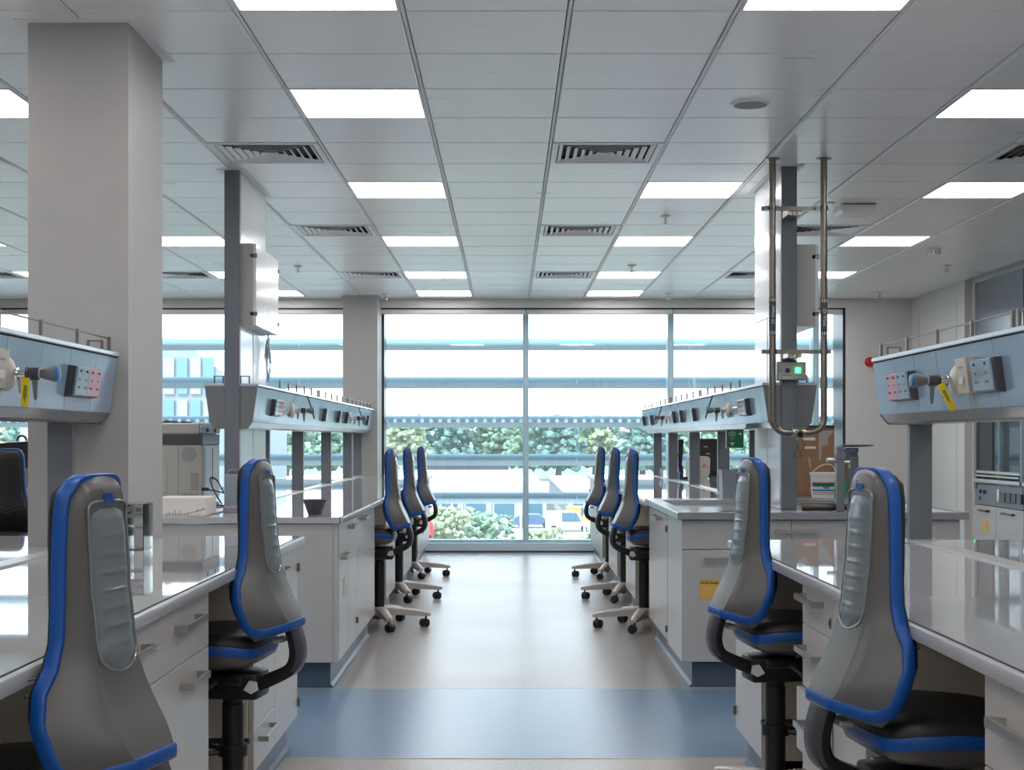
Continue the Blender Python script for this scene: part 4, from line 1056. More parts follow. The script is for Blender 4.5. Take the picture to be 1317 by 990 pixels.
# ================================================================== SAFETY SHOWER PIPES
t = thing('steel_pipe_loop', 'U-shaped steel pipe loop hanging from the ceiling before the right riser', 'pipe', (1.585, 8.24, 1.30))
PXa, PXb, PY, PZ = 1.447, 1.729, 8.24, 1.300
pts = [(PXa, PY, CZ - .002), (PXa, PY, 2.0), (PXa, PY, PZ + .075)]
arc1 = [(PXa + .075 - .075 * math.cos(a), PY, PZ + .075 - .075 * math.sin(a)) for a in [k * PI / 16 for k in range(1, 9)]]
arc2 = [(PXb - .075 + .075 * math.sin(a), PY, PZ + .075 - .075 * math.cos(a)) for a in [k * PI / 16 for k in range(0, 9)]]
B().tube(pts + arc1 + arc2 + [(PXb, PY, 2.0), (PXb, PY, CZ - .002)], .0185, 20).done('pipe', 'pipe', t, 40)
for x in (PXa, PXb):
    B().lathe([(.042, 0), (.042, -.004), (.022, -.006), (.020, -.014)], (x, PY, CZ), 24).done('ceiling_rose', 'pipe', t, 40)
for z in (2.530, 1.743):
    b = B().box(PXa - .055, PXb + .045, PY + .021, PY + .045, z - .011, z + .011)
    for x in (PXa, PXb):
        b.cyl((x, PY, z - .013), (x, PY, z + .013), .0225, 20); b.box(x - .045, x - .022, PY - .006, PY + .021, z - .010, z + .010)
        b.box(x + .022, x + .034, PY - .006, PY + .021, z - .010, z + .010)
        b.cyl((x - .035, PY - .012, z), (x - .035, PY - .006, z), .005, 8)
    b.done('clamp_rail', 'pipe', t, 40)
    B().box(1.54, 1.616, PY + .045, 8.449, z - .03, z + .008).done('wall_bracket', 'steel', t)
    B().lathe([(.024, 0), (.020, -.02), (.004, -.028)], (1.578, PY + .06, z - .014), 16, 'z').done('bracket_foot', 'chrome', t, 40)
for x, zz in ((PXa, 1.93), (PXb, 1.925)):
    lb = B().cyl((x, PY, zz - .10), (x, PY, zz + .11), .0192, 20).done('pipe_label', 'device_dark', t, 40, label='dark pipe label with white lettering')
    b = B()
    for zc in (zz - .085, zz + .095):
        for dx in (-.011, 0, .011): b.box(x + dx - .0022, x + dx + .0022, PY - .0198 + abs(dx) * .25, PY - .010, zc - .009, zc + .009)
    b.done('label_mark', 'white', t)
    B().box(x - .004, x + .004, PY - .0200, PY - .015, zz - .062, zz - .042).done('green_mark', 'sign_green', t)
text_part('label_text', 'DI Water', .026, 'white', t, (PXa + .008, PY - .0195, 1.893), basis((0, 0, 1), (-1, 0, 0)), .0004)
text_part('label_text', 'DI Water', .026, 'white', t, (PXb - .008, PY - .0195, 1.975), basis((0, 0, -1), (1, 0, 0)), .0004)
vx = 1.59
b = B(); b.cyl((vx - .035, PY, PZ), (vx + .035, PY, PZ), .026, 20); b.cyl((vx, PY, PZ), (vx, PY - .05, PZ - .012), .024, 20); b.cyl((vx, PY, PZ), (vx, PY, PZ - .055), .014, 14)
va = b.done('drain_valve', 'steel', t, 40)
B().cyl((vx, PY - .050, PZ - .012), (vx, PY - .056, PZ - .014), .015, 16).done('valve_eye', 'ink', va, 40)
B().box(vx + .02, vx + .09, PY - .012, PY - .004, PZ - .045, PZ - .030, .002).done('valve_handle', 'white', va)
b = B()
for dx, sw in ((-.02, .01), (0, -.014), (.015, .012)): b.tube(smooth_pts([(vx + dx, PY - .02, PZ - .04), (vx + dx + sw, PY - .03, PZ - .08), (vx + dx - sw, PY - .02, PZ - .12), (vx + dx * .5, PY - .02, PZ - .14)], 4), .0022, 6)
b.done('valve_chain', 'dark_metal', va, 40)
# call / alarm box
t = thing('alarm_box', 'small grey control box with a lit green lamp on the front of the right riser', 'control box', (1.585, 8.42, 1.60))
B().box(1.503, 1.665, 8.405, 8.449, 1.592, 1.695, .004).done('box_body', 'alu', t)
B().box(1.508, 1.660, 8.402, 8.405, 1.597, 1.690).done('box_face', M['inner'], t)
B().box(1.604, 1.632, 8.398, 8.402, 1.632, 1.662).done('green_lamp', 'led', t)
B().box(1.548, 1.572, 8.398, 8.402, 1.634, 1.658).done('grey_button', 'charcoal', t)
B().box(1.647, 1.652, 8.399, 8.402, 1.643, 1.650).done('red_lamp', 'red', t)
b = B(); b.box(1.548, 1.618, 8.4012, 8.402, 1.677, 1.681).box(1.525, 1.585, 8.4012, 8.402, 1.617, 1.621).box(1.600, 1.640, 8.4012, 8.402, 1.617, 1.621).box(1.52, 1.53, 8.4012, 8.402, 1.643, 1.649).box(1.52, 1.53, 8.4012, 8.402, 1.602, 1.608).box(1.575, 1.64, 8.4012, 8.402, 1.603, 1.606)
b.done('face_print', 'ink_grey', t)
B().box(1.47, 1.555, 8.41, 8.43, 1.592, 1.596).done('mount_plate', 'alu', t)

# ================================================================== SINK GEAR
t = thing('sink_tap', 'tall grey laboratory tap post with side spouts standing on the sink edge', 'tap', (1.985, 8.0, .866))
sx, sy = 1.75, 7.72   # position so that the post stands at the front rim
px_ = lambda x, Y: (x - 654) / FPX * Y
X = px_(1079.5, 7.66)
b = B(); b.box(X - .019, X + .019, 7.625, 7.66, .8935, 1.225, .003); post = b.done('tap_post', 'alu', t)
b = B(); b.box(X - .022, X + .022, 7.62, 7.665, 1.16, 1.195, .003); b.cyl((X, 7.62, 1.215), (X, 7.612, 1.215), .005, 10); b.done('post_head', 'alu', t, 40)
b = B(); b.cyl((X - .018, 7.645, 1.155), (X - .062, 7.645, 1.155), .014, 14); b.cyl((X - .062, 7.645, 1.155), (X - .068, 7.645, 1.155), .012, 14); b.cyl((X + .018, 7.645, 1.145), (X + .05, 7.645, 1.145), .009, 12); b.cyl((X + .045, 7.645, 1.15), (X + .045, 7.645, 1.115), .007, 10)
b.done('tap_spout', 'steel', t, 40)
B().tube(smooth_pts([(X + .005, 7.645, 1.222), (X + .018, 7.645, 1.232), (X + .022, 7.645, 1.25), (X + .024, 7.645, 1.262)], 4), .004, 8).done('top_lever', 'charcoal', t, 40)
t = thing('foam_roller', 'dark cylindrical roller lying on the sink front edge beside the tap post', 'roller', (1.6, 7.72, .8935))
Xa, Xb = px_(1031, 7.72), px_(1067, 7.72)
b = B(); b.cyl((Xa, 7.70, .9145), (px_(1081, 7.7), 7.70, .9145), .0205, 20); b.done('roller_sleeve', 'dark_metal', t, 40)
B().cyl((Xa - .003, 7.70, .9145), (Xa, 7.70, .9145), .018, 20).done('end_disc', 'cable', t, 40)
B().cyl((px_(1081, 7.7), 7.70, .9145), (px_(1090.5, 7.7), 7.70, .9145), .017, 20).done('roller_cap', 'cable', t, 40)
# bucket
def px(x, Y): return (x - 654) / FPX * Y
def pz(y, Y): return EYE - (y - 564) / FPX * Y
t = thing('bucket', 'white plastic tub with green and blue printed label and a thin bail handle', 'bucket', (px(1061, 10), 10.0, TZ1))
bx, by = px(1060.5, 10.1), 10.13
B().lathe([(.080, TZ1 + .0005), (.088, TZ1 + .150), (.094, TZ1 + .152), (.094, TZ1 + .168), (.086, TZ1 + .170), (.02, TZ1 + .169)], (bx, by, 0), 32).done('tub', 'white', t, 40)
def wrap(name, r0, r1, z0, z1, a0, a1, mat, n=12):
    def P(r, a, z): return (bx + r * math.cos(a), by + r * math.sin(a), z)
    b = B(); av = [a0 + (a1 - a0) * k / n for k in range(n + 1)]
    R0 = b.ring([P(r0, a, z0) for a in av]); R1 = b.ring([P(r1, a, z1) for a in av])
    for k in range(n): b.bm.faces.new((R0[k], R0[k + 1], R1[k + 1], R1[k]))
    return b.done(name, mat, t, 60)
rr = lambda z: .0806 + (.088 - .080) * (z - TZ1) / .15 + .0008
for z0, z1, mt, nm in ((.018, .118, 'ply', 'tub_label'),):
    wrap(nm, rr(TZ1 + z0), rr(TZ1 + z1), TZ1 + z0, TZ1 + z1, PI * 1.08, PI * 1.92, mt)
for z0, z1, mt in ((.100, .104, 'red'), (.076, .100, 'sign_green'), (.046, .057, 'knob_blue'), (.024, .026, 'knob_blue'), (.034, .038, 'ink_grey')):
    wrap('label_stripe', rr(TZ1 + z0) + .0006, rr(TZ1 + z1) + .0006, TZ1 + z0, TZ1 + z1, PI * 1.1, PI * 1.9, mt)
wrap('label_word', rr(TZ1 + .062) + .0008, rr(TZ1 + .074) + .0008, TZ1 + .063, TZ1 + .074, PI * 1.42, PI * 1.58, 'knob_blue')
B().tube(smooth_pts([(bx - .09, by - .02, TZ1 + .160), (bx - .05, by - .05, TZ1 + .205), (bx, by - .06, TZ1 + .225), (bx + .05, by - .05, TZ1 + .215), (bx + .09, by - .02, TZ1 + .160)], 4), .003, 8).done('bail_handle', 'white', t, 40)
# green bottle
t = thing('green_bottle', 'green plastic bottle behind the sink tap post beside the white tub', 'bottle', (px(1081, 9.9), 9.9, TZ1))
gx = px(1081, 9.9)
B().lathe([(.038, TZ1 + .0005), (.040, TZ1 + .01), (.040, TZ1 + .105), (.030, TZ1 + .122), (.014, TZ1 + .132), (.013, TZ1 + .14)], (gx, 9.9, 0), 20).done('bottle_body', 'green_liquid', t, 40)
B().cyl((gx, 9.9, TZ1 + .14), (gx, 9.9, TZ1 + .160), .017, 16).done('bottle_cap', 'white', t, 40)
# cardboard box
t = thing('cardboard_box', 'tall brown cardboard box patched with grey tape behind the white tub', 'box', (px(1048, 10.5), 10.5, TZ1))
x0, x1 = px(1024.5, 10.4), px(1073, 10.4); zt = pz(551, 10.4)
B().box(x0, x1, 10.4, 10.75, TZ1 + .0005, zt, .002).done('carton', 'card', t)
B().box(x0 + .03, x1 - .005, 10.39, 10.56, zt, zt + .004).done('flap', 'card', t)
B().box(x0 + .06, x1, 10.40, 10.48, zt + .004, zt + .022).done('inner_flap', 'cable', t)
def patch(poly, Y=10.3985, mat='tape', name='tape_patch'):
    B().prism([(px(a, 10.4), pz(b_, 10.4)) for a, b_ in poly], 'y', Y, 10.3998).done(name, mat, t)
patch([(1053, 554), (1072, 553), (1070, 558), (1065, 562), (1065, 572), (1057, 574), (1056, 591), (1053, 591)])
patch([(1026, 552), (1040, 552), (1036, 560), (1028, 557)])
patch([(1039, 588), (1042, 588), (1044, 601), (1042, 604), (1040, 597)])
patch([(1034, 574), (1049, 574), (1049, 577), (1034, 577)], mat='ply', name='paper_strip')
patch([(1041, 628), (1044, 622), (1045, 634), (1041, 634)])
# grey bin next to riser
t = thing('grey_bin', 'plain blue-grey upright container on the right bench behind the second right chair', 'bin', (px(942, 9.7), 9.7, TZ1))
M['bin'] = principled('bin_grey', (.24, .28, .32), .4)
b = B(); xa, xb = px(928.5, 9.6), px(958, 9.6); zt = pz(604, 9.6)
b.loft([[(xa + .006, 9.6, TZ1 + .0005), (xb - .006, 9.6, TZ1 + .0005), (xb - .006, 9.76, TZ1 + .0005), (xa + .006, 9.76, TZ1 + .0005)], [(xa, 9.595, zt), (xb, 9.595, zt), (xb, 9.765, zt), (xa, 9.765, zt)],
        [(xa + .006, 9.601, zt), (xb - .006, 9.601, zt), (xb - .006, 9.759, zt), (xa + .006, 9.759, zt)], [(xa + .012, 9.606, TZ1 + .01), (xb - .012, 9.606, TZ1 + .01), (xb - .012, 9.754, TZ1 + .01), (xa + .012, 9.754, TZ1 + .01)]])
b.done('bin_shell', 'bin', t)
B().box(xa - .003, xb + .003, 9.592, 9.597, zt - .008, zt).done('rim', 'bin', t)
# black squeegee with red tip
t = thing('black_squeegee', 'slim black tool with a red tip leaning behind the second right chair at the sink', 'tool', (px(953, 7.9), 7.9, .87))
B().tube([(px(952.5, 7.75), 7.75, .882), (px(955, 7.9), 7.86, 1.00), (px(957, 8.1), 8.02, 1.10)], .010, 10).done('tool_shaft', 'black', t, 40)
B().box(px(949, 7.74), px(956, 7.74), 7.735, 7.755, .868, .884, .002).done('red_tip', 'red', t)
# safety sign
t = thing('eyewash_sign', 'square green eyewash sign hanging under the far right shelf', 'sign', (px(945, 9.5), 9.5, 1.26))
xa, xb, za, zb = px(934.5, 9.5), px(956, 9.5), pz(575.5, 9.5), pz(552.5, 9.5)
xm, zm = (xa + xb) / 2, (za + zb) / 2
B().box(xa - .006, xb + .003, 9.500, 9.504, za - .004, 1.3218).done('sign_plate', 'white', t)
B().box(xa, xb, 9.4985, 9.5, za, zb).done('sign_face', 'sign_green', t)
b = B(); ex, ez = xa + .036, zb - .026
b.tube([(ex + .021 * math.cos(a), 9.498, ez + .012 * math.sin(a)) for a in [k * PI / 12 for k in range(24)]], .0017, 6, cyclic=True)
b.cyl((ex, 9.4984, ez), (ex, 9.4972, ez), .0055, 14)
b.box(xb - .030, xb - .008, 9.4972, 9.4985, ez - .003, ez + .003).box(xb - .022, xb - .016, 9.4972, 9.4985, ez - .011, ez + .011)
for k in range(3):
    for j in range(-3 + k, 4 - k): b.cyl((ex + j * .0045, 9.4984, ez - .022 - k * .008), (ex + j * .0045, 9.4974, ez - .022 - k * .008), .0013, 6)
b.box(ex - .014, ex + .014, 9.4972, 9.4985, za + .026, za + .031); b.prism([(ex - .008, za + .026), (ex + .008, za + .026), (ex + .003, za + .018), (ex - .003, za + .018)], 'y', 9.4972, 9.4985); b.box(ex - .002, ex + .002, 9.4972, 9.4985, za + .008, za + .020)
b.done('sign_symbol', 'white', t)

# ================================================================== FAR RIGHT BENCH INSTRUMENTS
Y = 15.2
def tzY(y, Y): return pz(y, Y)
t = thing('white_instrument', 'cream rounded bench instrument with an orange square badge, near the windows', 'instrument', (px(898, Y), Y, TZ1))
xa, xb = px(886, Y), px(913.5, Y); zt = pz(587, Y)
b = B(); pr = [(xa, TZ1 + .0005), (xb - .025, TZ1 + .0005), (xb - .005, TZ1 + .05), (xb, zt - .02), (xb - .02, zt), (xa, zt)]
b.prism(pr, 'y', Y, Y + .3).done('instrument_case', 'ivory', t, 30)
B().box(px(903.5, Y), px(907.5, Y), Y - .003, Y, pz(600, Y), pz(597, Y)).done('orange_badge', principled('orange', (.8, .2, .02), .4), t)
B().box(xa, xb - .01, Y - .001, Y, pz(600.5, Y), pz(600, Y)).done('case_seam', 'ink_grey', t)
Y = 15.75
t = thing('black_monitor', 'black flat monitor or screen standing behind the cream instrument by the windows', 'monitor', (px(915, Y), Y, TZ1))
B().box(px(899.5, Y), px(937, Y), Y, Y + .04, pz(606, Y), pz(564, Y), .006).done('screen_back', 'black', t)
B().box(px(912, Y), px(922, Y), Y - .01, Y + .05, TZ1 + .012, pz(606, Y)).box(px(903, Y), px(931, Y), Y - .09, Y + .12, TZ1 + .0005, TZ1 + .012).done('screen_stand', 'black', t)
for q, z in ((905, 574), (908, 583), (930, 588)): B().box(px(q, Y), px(q + 5, Y), Y - .002, Y, pz(z + .8, Y), pz(z, Y)).done('vent_slot', 'white', t)
Y = 14.9
t = thing('black_stand', 'black upright instrument stand with looping cables and a light blue base tray', 'instrument', (px(874, Y), Y, TZ1))
B().loft([[(px(872.5, Y), Y, pz(600, Y)), (px(877, Y), Y, pz(600, Y)), (px(877, Y), Y + .05, pz(600, Y)), (px(872.5, Y), Y + .05, pz(600, Y))], [(px(872.5, Y), Y, pz(566, Y)), (px(879.5, Y), Y, pz(564, Y)), (px(879.5, Y), Y + .05, pz(564, Y)), (px(872.5, Y), Y + .05, pz(566, Y))]]).done('stand_head', 'black', t)
B().box(px(873, Y), px(879, Y), Y, Y + .08, TZ1 + .02, pz(600, Y)).box(px(866, Y), px(884, Y), Y - .05, Y + .15, TZ1 + .0005, TZ1 + .02, .004).done('stand_foot', 'black', t)
B().tube(smooth_pts([(px(873, Y), Y - .01, pz(583, Y)), (px(869, Y), Y - .02, pz(592, Y)), (px(866, Y), Y - .03, pz(602, Y)), (px(868, Y), Y - .04, pz(612, Y))], 4), .006, 6).tube(smooth_pts([(px(878, Y), Y - .01, pz(583, Y)), (px(875, Y), Y - .02, pz(592, Y)), (px(877, Y), Y - .03, pz(602, Y)), (px(874, Y), Y - .04, pz(612, Y))], 4), .006, 6).done('cable_loop', 'cable', t, 40)
B().box(px(866, Y), px(873, Y), Y - .12, Y - .06, TZ1 + .0005, TZ1 + .075, .01).done('blue_cup', principled('light_blue_plastic', (.12, .42, .75), .3), t)
Y = 15.4
t = thing('blue_flask', 'small clear blue bottle on the far right bench nearest the windows', 'bottle', (px(850.5, Y), Y, TZ1))
B().lathe([(.022, TZ1 + .0005), (.024, TZ1 + .06), (.012, TZ1 + .085), (.011, TZ1 + .1)], (px(850.5, Y), Y, 0), 16).done('flask_body', 'film', t, 40)
B().cyl((px(850.5, Y), Y, TZ1 + .1), (px(850.5, Y), Y, TZ1 + .115), .013, 12).done('flask_cap', 'knob_blue', t, 40)
# equipment beyond right bench (behind sink chair): hot plate stack
Y = 11.5
t = thing('hopper_stand', 'dark round tray and pot on a floor pole behind the sink tap', 'stand', (px(1104, Y), Y, 0))
xx = px(1094, Y)
B().lathe([(.15, .0), (.15, .015), (.02, .03), (.018, pz(615, Y)), (.025, pz(594, Y)), (.045, pz(592, Y)), (.062, pz(576, Y))], (xx, Y, 0), 24).done('pot', 'alu', t, 40)
B().lathe([(.07, pz(574.5, Y)), (.135, pz(573, Y)), (.135, pz(572, Y)), (.07, pz(571.5, Y))], (xx + .04, Y, 0), 28).done('tray', 'charcoal', t, 40)

# ================================================================== LEFT BENCH ITEMS
t = thing('black_bowl', 'small black tapered bowl on the corner of the far left bench', 'bowl', (-1.01, 7.83, TZ1))
B().lathe([(.034, .0005), (.036, .004), (.0625, .079), (.060, .080), (.032, .010), (.004, .008)], (-1.012, 7.85, TZ1), 32).done('bowl_body', 'charcoal', t, 40)
t = thing('paper_box', 'low white carton with grey print in front of the printer', 'box', (-1.8, 7.75, TZ1))
X0, X1, YY = px(200, 7.75), px(264.5, 7.75), 7.75
B().box(X0, X1, YY, YY + .28, TZ1 + .0005, pz(640, YY), .002).done('carton', 'ply', t)
b = B(); random.seed(3)
for k in range(13):
    xx = px(213 + k * 3.9, YY); zz = pz(661.5 - max(0, k - 7) * 1.1, YY); hh = .006 + random.random() * .005
    b.box(xx, xx + .009 + (.004 if k > 8 else 0), YY - .001, YY, zz, zz + hh)
for k in (5, 8): xx = px(213 + k * 2.3, YY); b.box(xx, xx + .006, YY - .001, YY, pz(659, YY), pz(656, YY))
b.done('printed_figures', 'ink_grey', t)
# printer
t = thing('laser_printer', 'large beige and grey laser printer on the far left bench beside the pillar', 'printer', (-2.08, 9.5, TZ1))
pX0, pX1, pY0, pY1 = -2.30, -1.885, 9.25, 9.80
z1_, z2, z3, z4 = TZ1, pz(572, 9.25), pz(558, 9.25), pz(543, 9.25)
pc = B().box(pX0, pX1, pY0, pY1, z1_ + .012, z2, .006).box(pX0 + .03, pX1 - .03, pY0 + .03, pY1 - .03, z1_ + .0005, z1_ + .012).done('printer_body', 'beige_device', t)
B().box(pX1 - .0005, pX1 + .004, pY0 + .02, pY1 - .02, z1_ + .02, z2 - .004).done('side_cover', 'device_side', t)
for yy in (pY0 + .06, pY0 + .30):
    B().box(pX1 + .004, pX1 + .007, yy, yy + .16, z1_ + .10, z2 - .02, .001).done('side_hatch', 'device_side', t)
B().box(pX0, pX1 + .002, pY0 - .001, pY1, z2, z3, .003).done('dark_band', 'device_dark', t)
B().box(pX0, pX1 - .02, pY0, pY1, z3, z4 - .004, .006).done('scanner_lid', 'beige_device', t)
B().box(pX1 - .02, pX1 + .004, pY0 + .005, pY1, z3 + .004, z4 - .02, .004).done('lid_end', 'device_side', t)
b = B()
for k in range(5): b.box(pX0 + .08 + k * .045, pX0 + .11 + k * .045, pY0 + .02 + k * .02, pY0 + .3, z4 - .010 + .004 * (k % 2), z4 + .004 + .004 * (k % 3))
b.done('paper_stop', 'device_dark', t)
B().box(px(229, 9.25), px(229, 9.25) + .004, pY0 - .001, pY0, z1_ + .02, z2 - .004).done('panel_groove', 'ink_grey', pc)
B().box(px(214, 9.25), px(214, 9.25) + .003, pY0 - .001, pY0, z1_ + .02, pz(596, 9.25)).done('panel_groove', 'ink_grey', pc)
sxc, szc = px(243, 9.25), pz(584.5, 9.25)
for k in range(-5, 6):
    hz = k * .0082; hw = math.sqrt(max(0, .047 ** 2 - hz ** 2))
    B().box(sxc - hw, sxc + hw, pY0 - .0012, pY0, szc + hz - .0022, szc + hz + .0022).done('fan_slot', 'ink_grey', pc)
for k in range(11):
    zz = pz(609 + k * 2.05, 9.25); B().box(px(245, 9.25), px(256, 9.25), pY0 - .0012, pY0, zz - .0028, zz + .0022).done('vent_slot', 'ink_grey', pc)
b = B(); random.seed(5)
for k in range(16): xx = px(233 + k * 1.4, 9.25); b.box(xx, xx + .004, pY0 - .001, pY0, pz(637.5, 9.25), pz(636 - random.random() * 2, 9.25))
b.done('rating_print', 'ink_grey', pc)
for q in (263, 271): B().box(pX1 + .004, pX1 + .012, pY0 + .12 + (q - 263) * .03, pY0 + .14 + (q - 263) * .03, z3 + .012, z3 + .035).done('hinge_stop', 'ink', t)
# cables
t = B().tube(smooth_pts([(px(262, 9.2), 9.21, pz(629, 9.2)), (px(268, 9.1), 9.05, pz(629, 9.1)), (px(281, 8.9), 8.9, pz(632, 8.9)), (px(290, 8.7), 8.72, pz(636, 8.7)), (px(293, 8.7), 8.70, pz(646, 8.7))], 5), .0045, 8)
t.tube(smooth_pts([(px(281, 8.9), 9.0, TZ1 + .006), (px(272, 9.0), 9.1, pz(633, 9.1)), (px(266, 9.1), 9.2, pz(618, 9.2)), (px(269, 9.1), 9.2, pz(614, 9.2)), (px(276, 9.0), 9.1, pz(619, 9.1)), (px(288, 8.8), 8.8, pz(634, 8.8))], 5), .0045, 8)
t.tube(smooth_pts([(px(262, 8.9), 8.95, TZ1 + .006), (px(272, 8.9), 8.90, TZ1 + .006), (px(284, 8.8), 8.8, TZ1 + .006), (px(290, 8.7), 8.78, TZ1 + .005)], 5), .005, 8)
t.box(px(262, 9.2) - .012, px(262, 9.2) + .03, 9.19, 9.23, pz(631, 9.2), pz(627, 9.2), .003)
tag(t.done('power_cable', 'cable', None, 40), 'black cables looping from the printer to the blue-grey tub', 'cable')
t = thing('grey_tub', 'blue-grey plastic caddy with a looped handle in front of the left riser', 'tub', (px(298, 8.45), 8.45, TZ1))
xa, xb = px(289.5, 8.4), px(309.5, 8.4); zt = pz(609, 8.4)
b = B(); b.box(xa, xb, 8.38, 8.52, TZ1 + .0005, zt, .006, 2); b.done('tub_body', 'bin', t, 40)
B().tube(smooth_pts([(xa + .006, 8.45, zt - .004), (xa + .012, 8.45, zt + .014), (xa + .043, 8.45, zt + .021), (xb - .012, 8.45, zt + .014), (xb - .006, 8.45, zt - .004)], 4), .004, 8).done('tub_handle', 'bin', t, 40)
B().box(xa + .02, xb - .02, 8.40, 8.50, zt - .002, zt + .003).done('tub_opening', 'ink', t)
t = thing('grey_parcel', 'flat grey slab lying on the left bench in front of the riser', 'box', (px(310, 8.1), 8.1, TZ1))
B().box(px(289, 8.1), px(325, 8.1), 8.05, 8.25, TZ1 + .0005, TZ1 + .03, .002).done('slab_body', 'sink', t)
# clear bag hanging on the riser cupboard
t = thing('clear_bag', 'crumpled clear plastic bag hanging below the left riser cupboard', 'bag', (-1.48, 9.35, 1.6))
b = B(); random.seed(11); rings = []
xc, yc = -1.500, 9.38
for k in range(9):
    z = 1.912 - k * .036; wd = [.012, .03, .045, .05, .055, .05, .038, .025, .012][k]
    rings.append([(xc + .018 * math.sin(a) * (wd / .05) + random.uniform(-.004, .004), yc + wd * math.cos(a) * .8 + random.uniform(-.008, .008), z + random.uniform(-.005, .005)) for a in [q * PI / 5 for q in range(10)]])
b.loft(rings).done('bag_film', 'film', t, 25)
# acrylic holders on the near left bench beside the pillar
t = thing('acrylic_holder', 'clear acrylic dispenser with shelves beside the broad white pillar', 'dispenser', (-1.345, 5.40, TZ1))
xa, xb = px(159, 5.36), px(185, 5.36); zt = pz(648, 5.36)
for (a, c) in ((xa, xa + .003), (xb - .003, xb)): B().box(a, c, 5.36, 5.50, TZ1 + .0005, zt).done('side_sheet', 'acrylic', t)
B().box(xa, xb, 5.497, 5.50, TZ1 + .0005, zt).done('back_sheet', 'acrylic', t)
for z in (TZ1 + .001, TZ1 + .078, zt - .004): B().box(xa + .003, xb - .003, 5.36, 5.497, z, z + .003).done('shelf_sheet', 'acrylic', t)
b = B()
for (a, c) in ((xa + .006, xa + .016), (xa + .024, xa + .040), (xa + .048, xa + .058)): b.box(a, c, 5.38, 5.48, zt - .030, zt - .012, .002)
b.box(xa + .006, xa + .04, 5.38, 5.48, zt - .050, zt - .038); b.done('small_tools', 'ink_grey', t)
t = thing('clear_jar', 'small clear holder with a yellow strip next to the acrylic dispenser', 'holder', (-1.42, 5.30, TZ1))
xq = px(152, 5.2)
B().lathe([(.022, TZ1 + .0005), (.024, TZ1 + .003), (.024, TZ1 + .13), (.022, TZ1 + .13)], (xq, 5.20, 0), 16).done('jar_wall', 'acrylic', t, 40)
B().box(xq - .018, xq - .006, 5.19, 5.20, TZ1 + .01, TZ1 + .125).done('yellow_strip', 'yellow', t)
B().tube([(xq + .005, 5.2, TZ1 + .01), (xq + .018, 5.2, TZ1 + .15)], .003, 6).done('stirring_rod', 'charcoal', t, 40)

# ================================================================== FUME CUPBOARDS (right wall)
def fume(name_lab, y0, y1, near=False):
    t = thing('fume_cupboard', name_lab, 'fume cupboard', (4.8, (y0 + y1) / 2, 0), 'fume cupboards along the right wall')
    X = 4.50
    B().box(X + .02, X + .65, y0, y0 + .04, .10, 2.30).box(X + .02, X + .65, y1 - .04, y1, .10, 2.30).box(X + .63, X + .65, y0, y1, .10, 2.76).box(X + .02, X + .65, y0, y1, .80, .84).done('cupboard_shell', 'inner', t)
    B().box(X, X + .03, y0 + .01, y1 - .01, 2.24, 2.76).done('upper_panel', 'slate', t)
    B().box(X - .01, X + .04, y0, y0 + .07, .78, 2.24).box(X - .01, X + .04, y1 - .07, y1, .78, 2.24).box(X - .012, X + .04, y0 + .07, y1 - .07, 2.17, 2.24).done('sash_frame', 'alu', t)
    sa = B().box(X + .005, X + .011, y0 + .08, y1 - .08, .96, 2.16).done('sash_glass', 'glass', t)
    m = y1 - .70
    B().box(X + .002, X + .014, m - .006, m + .006, .96, 2.16).done('sash_bar', 'frame', t)
    B().box(X - .01, X + .02, y0 + .07, y1 - .07, .935, .965, .004).box(X - .02, X + .01, y0 + .07, y1 - .07, .905, .925, .004).done('sash_handle', 'steel', t)
    B().prism([(X - .03, .885), (X + .03, .885), (X + .03, .835), (X - .01, .835), (X - .03, .855)], 'y', y0 + .02, y1 - .02).done('airfoil_sill', 'steel', t, 30)
    cp = B().box(X, X + .03, y0, y1, .64, .832).done('control_panel', 'riser', t)
    for q in (y1 - .22, y1 - .32):
        B().cyl((X - .03, q, .765), (X, q, .765), .018, 14).done('service_knob', 'knob_blue' if q < y1 - .3 else 'charcoal', cp, 40)
    B().cyl((X - .01, y1 - .16, .70), (X, y1 - .16, .70), .018, 14).done('service_inlet', 'charcoal', cp, 40)
    for k in range(4):
        yy = y1 - 1.36 + k * .145
        B().box(X - .02, X, yy, yy + .12, .69, .775, .003).done('socket_module', 'charcoal', cp)
    B().box(X - .014, X, y1 - .74, y1 - .69, .69, .80, .003).done('switch_plate', 'white', cp)
    for k, (a, w_) in enumerate(((y0, y1 - .62 - y0), (y1 - .62, .62))):
        d = B().box(X, X + .02, a + .003, a + w_ - .003, .13, .632, .002).done('door', 'cab', t)
        b = B(); bar_handle(b, 1, X, a + w_ * .3, a + w_ * .7, .585, .035); b.done('handle', 'dark_metal', d)
        if k == 1: 
            q = B().box(X - .0015, X, a + w_ * .32, a + w_ * .62, .38, .50).done('hazard_label', 'label_yellow', d, label='small amber hazard label')
            b = B()
            for j in range(4): b.box(X - .002, X - .0015, a + w_ * .35, a + w_ * (.40 + .05 * (j % 3)), .40 + j * .024, .408 + j * .024)
            b.done('label_lines', 'ink_grey', d)
    B().box(X + .03, X + .05, y0, y1, 0, .128).done('plinth_board', 'plinth', t)
    B().box(X - .013, X - .010, y1 - .03, y1 - .01, 1.445, 1.462).done('green_indicator', 'led', t)
    B().box(X + .20, X + .215, y0 + .1, y1 - .1, 1.18, 1.19).done('inner_rail', 'steel', t)
    return t
fume('fume cupboard nearest the window wall, amber label on its lower door', 13.13, 14.50)
fume('fume cupboard cut by the right edge of the picture', 11.50, 13.11)
B().box(4.50, 4.60, 14.5, 14.6, 0, 2.76).done('trim_4', 'white_wall', kind='structure')
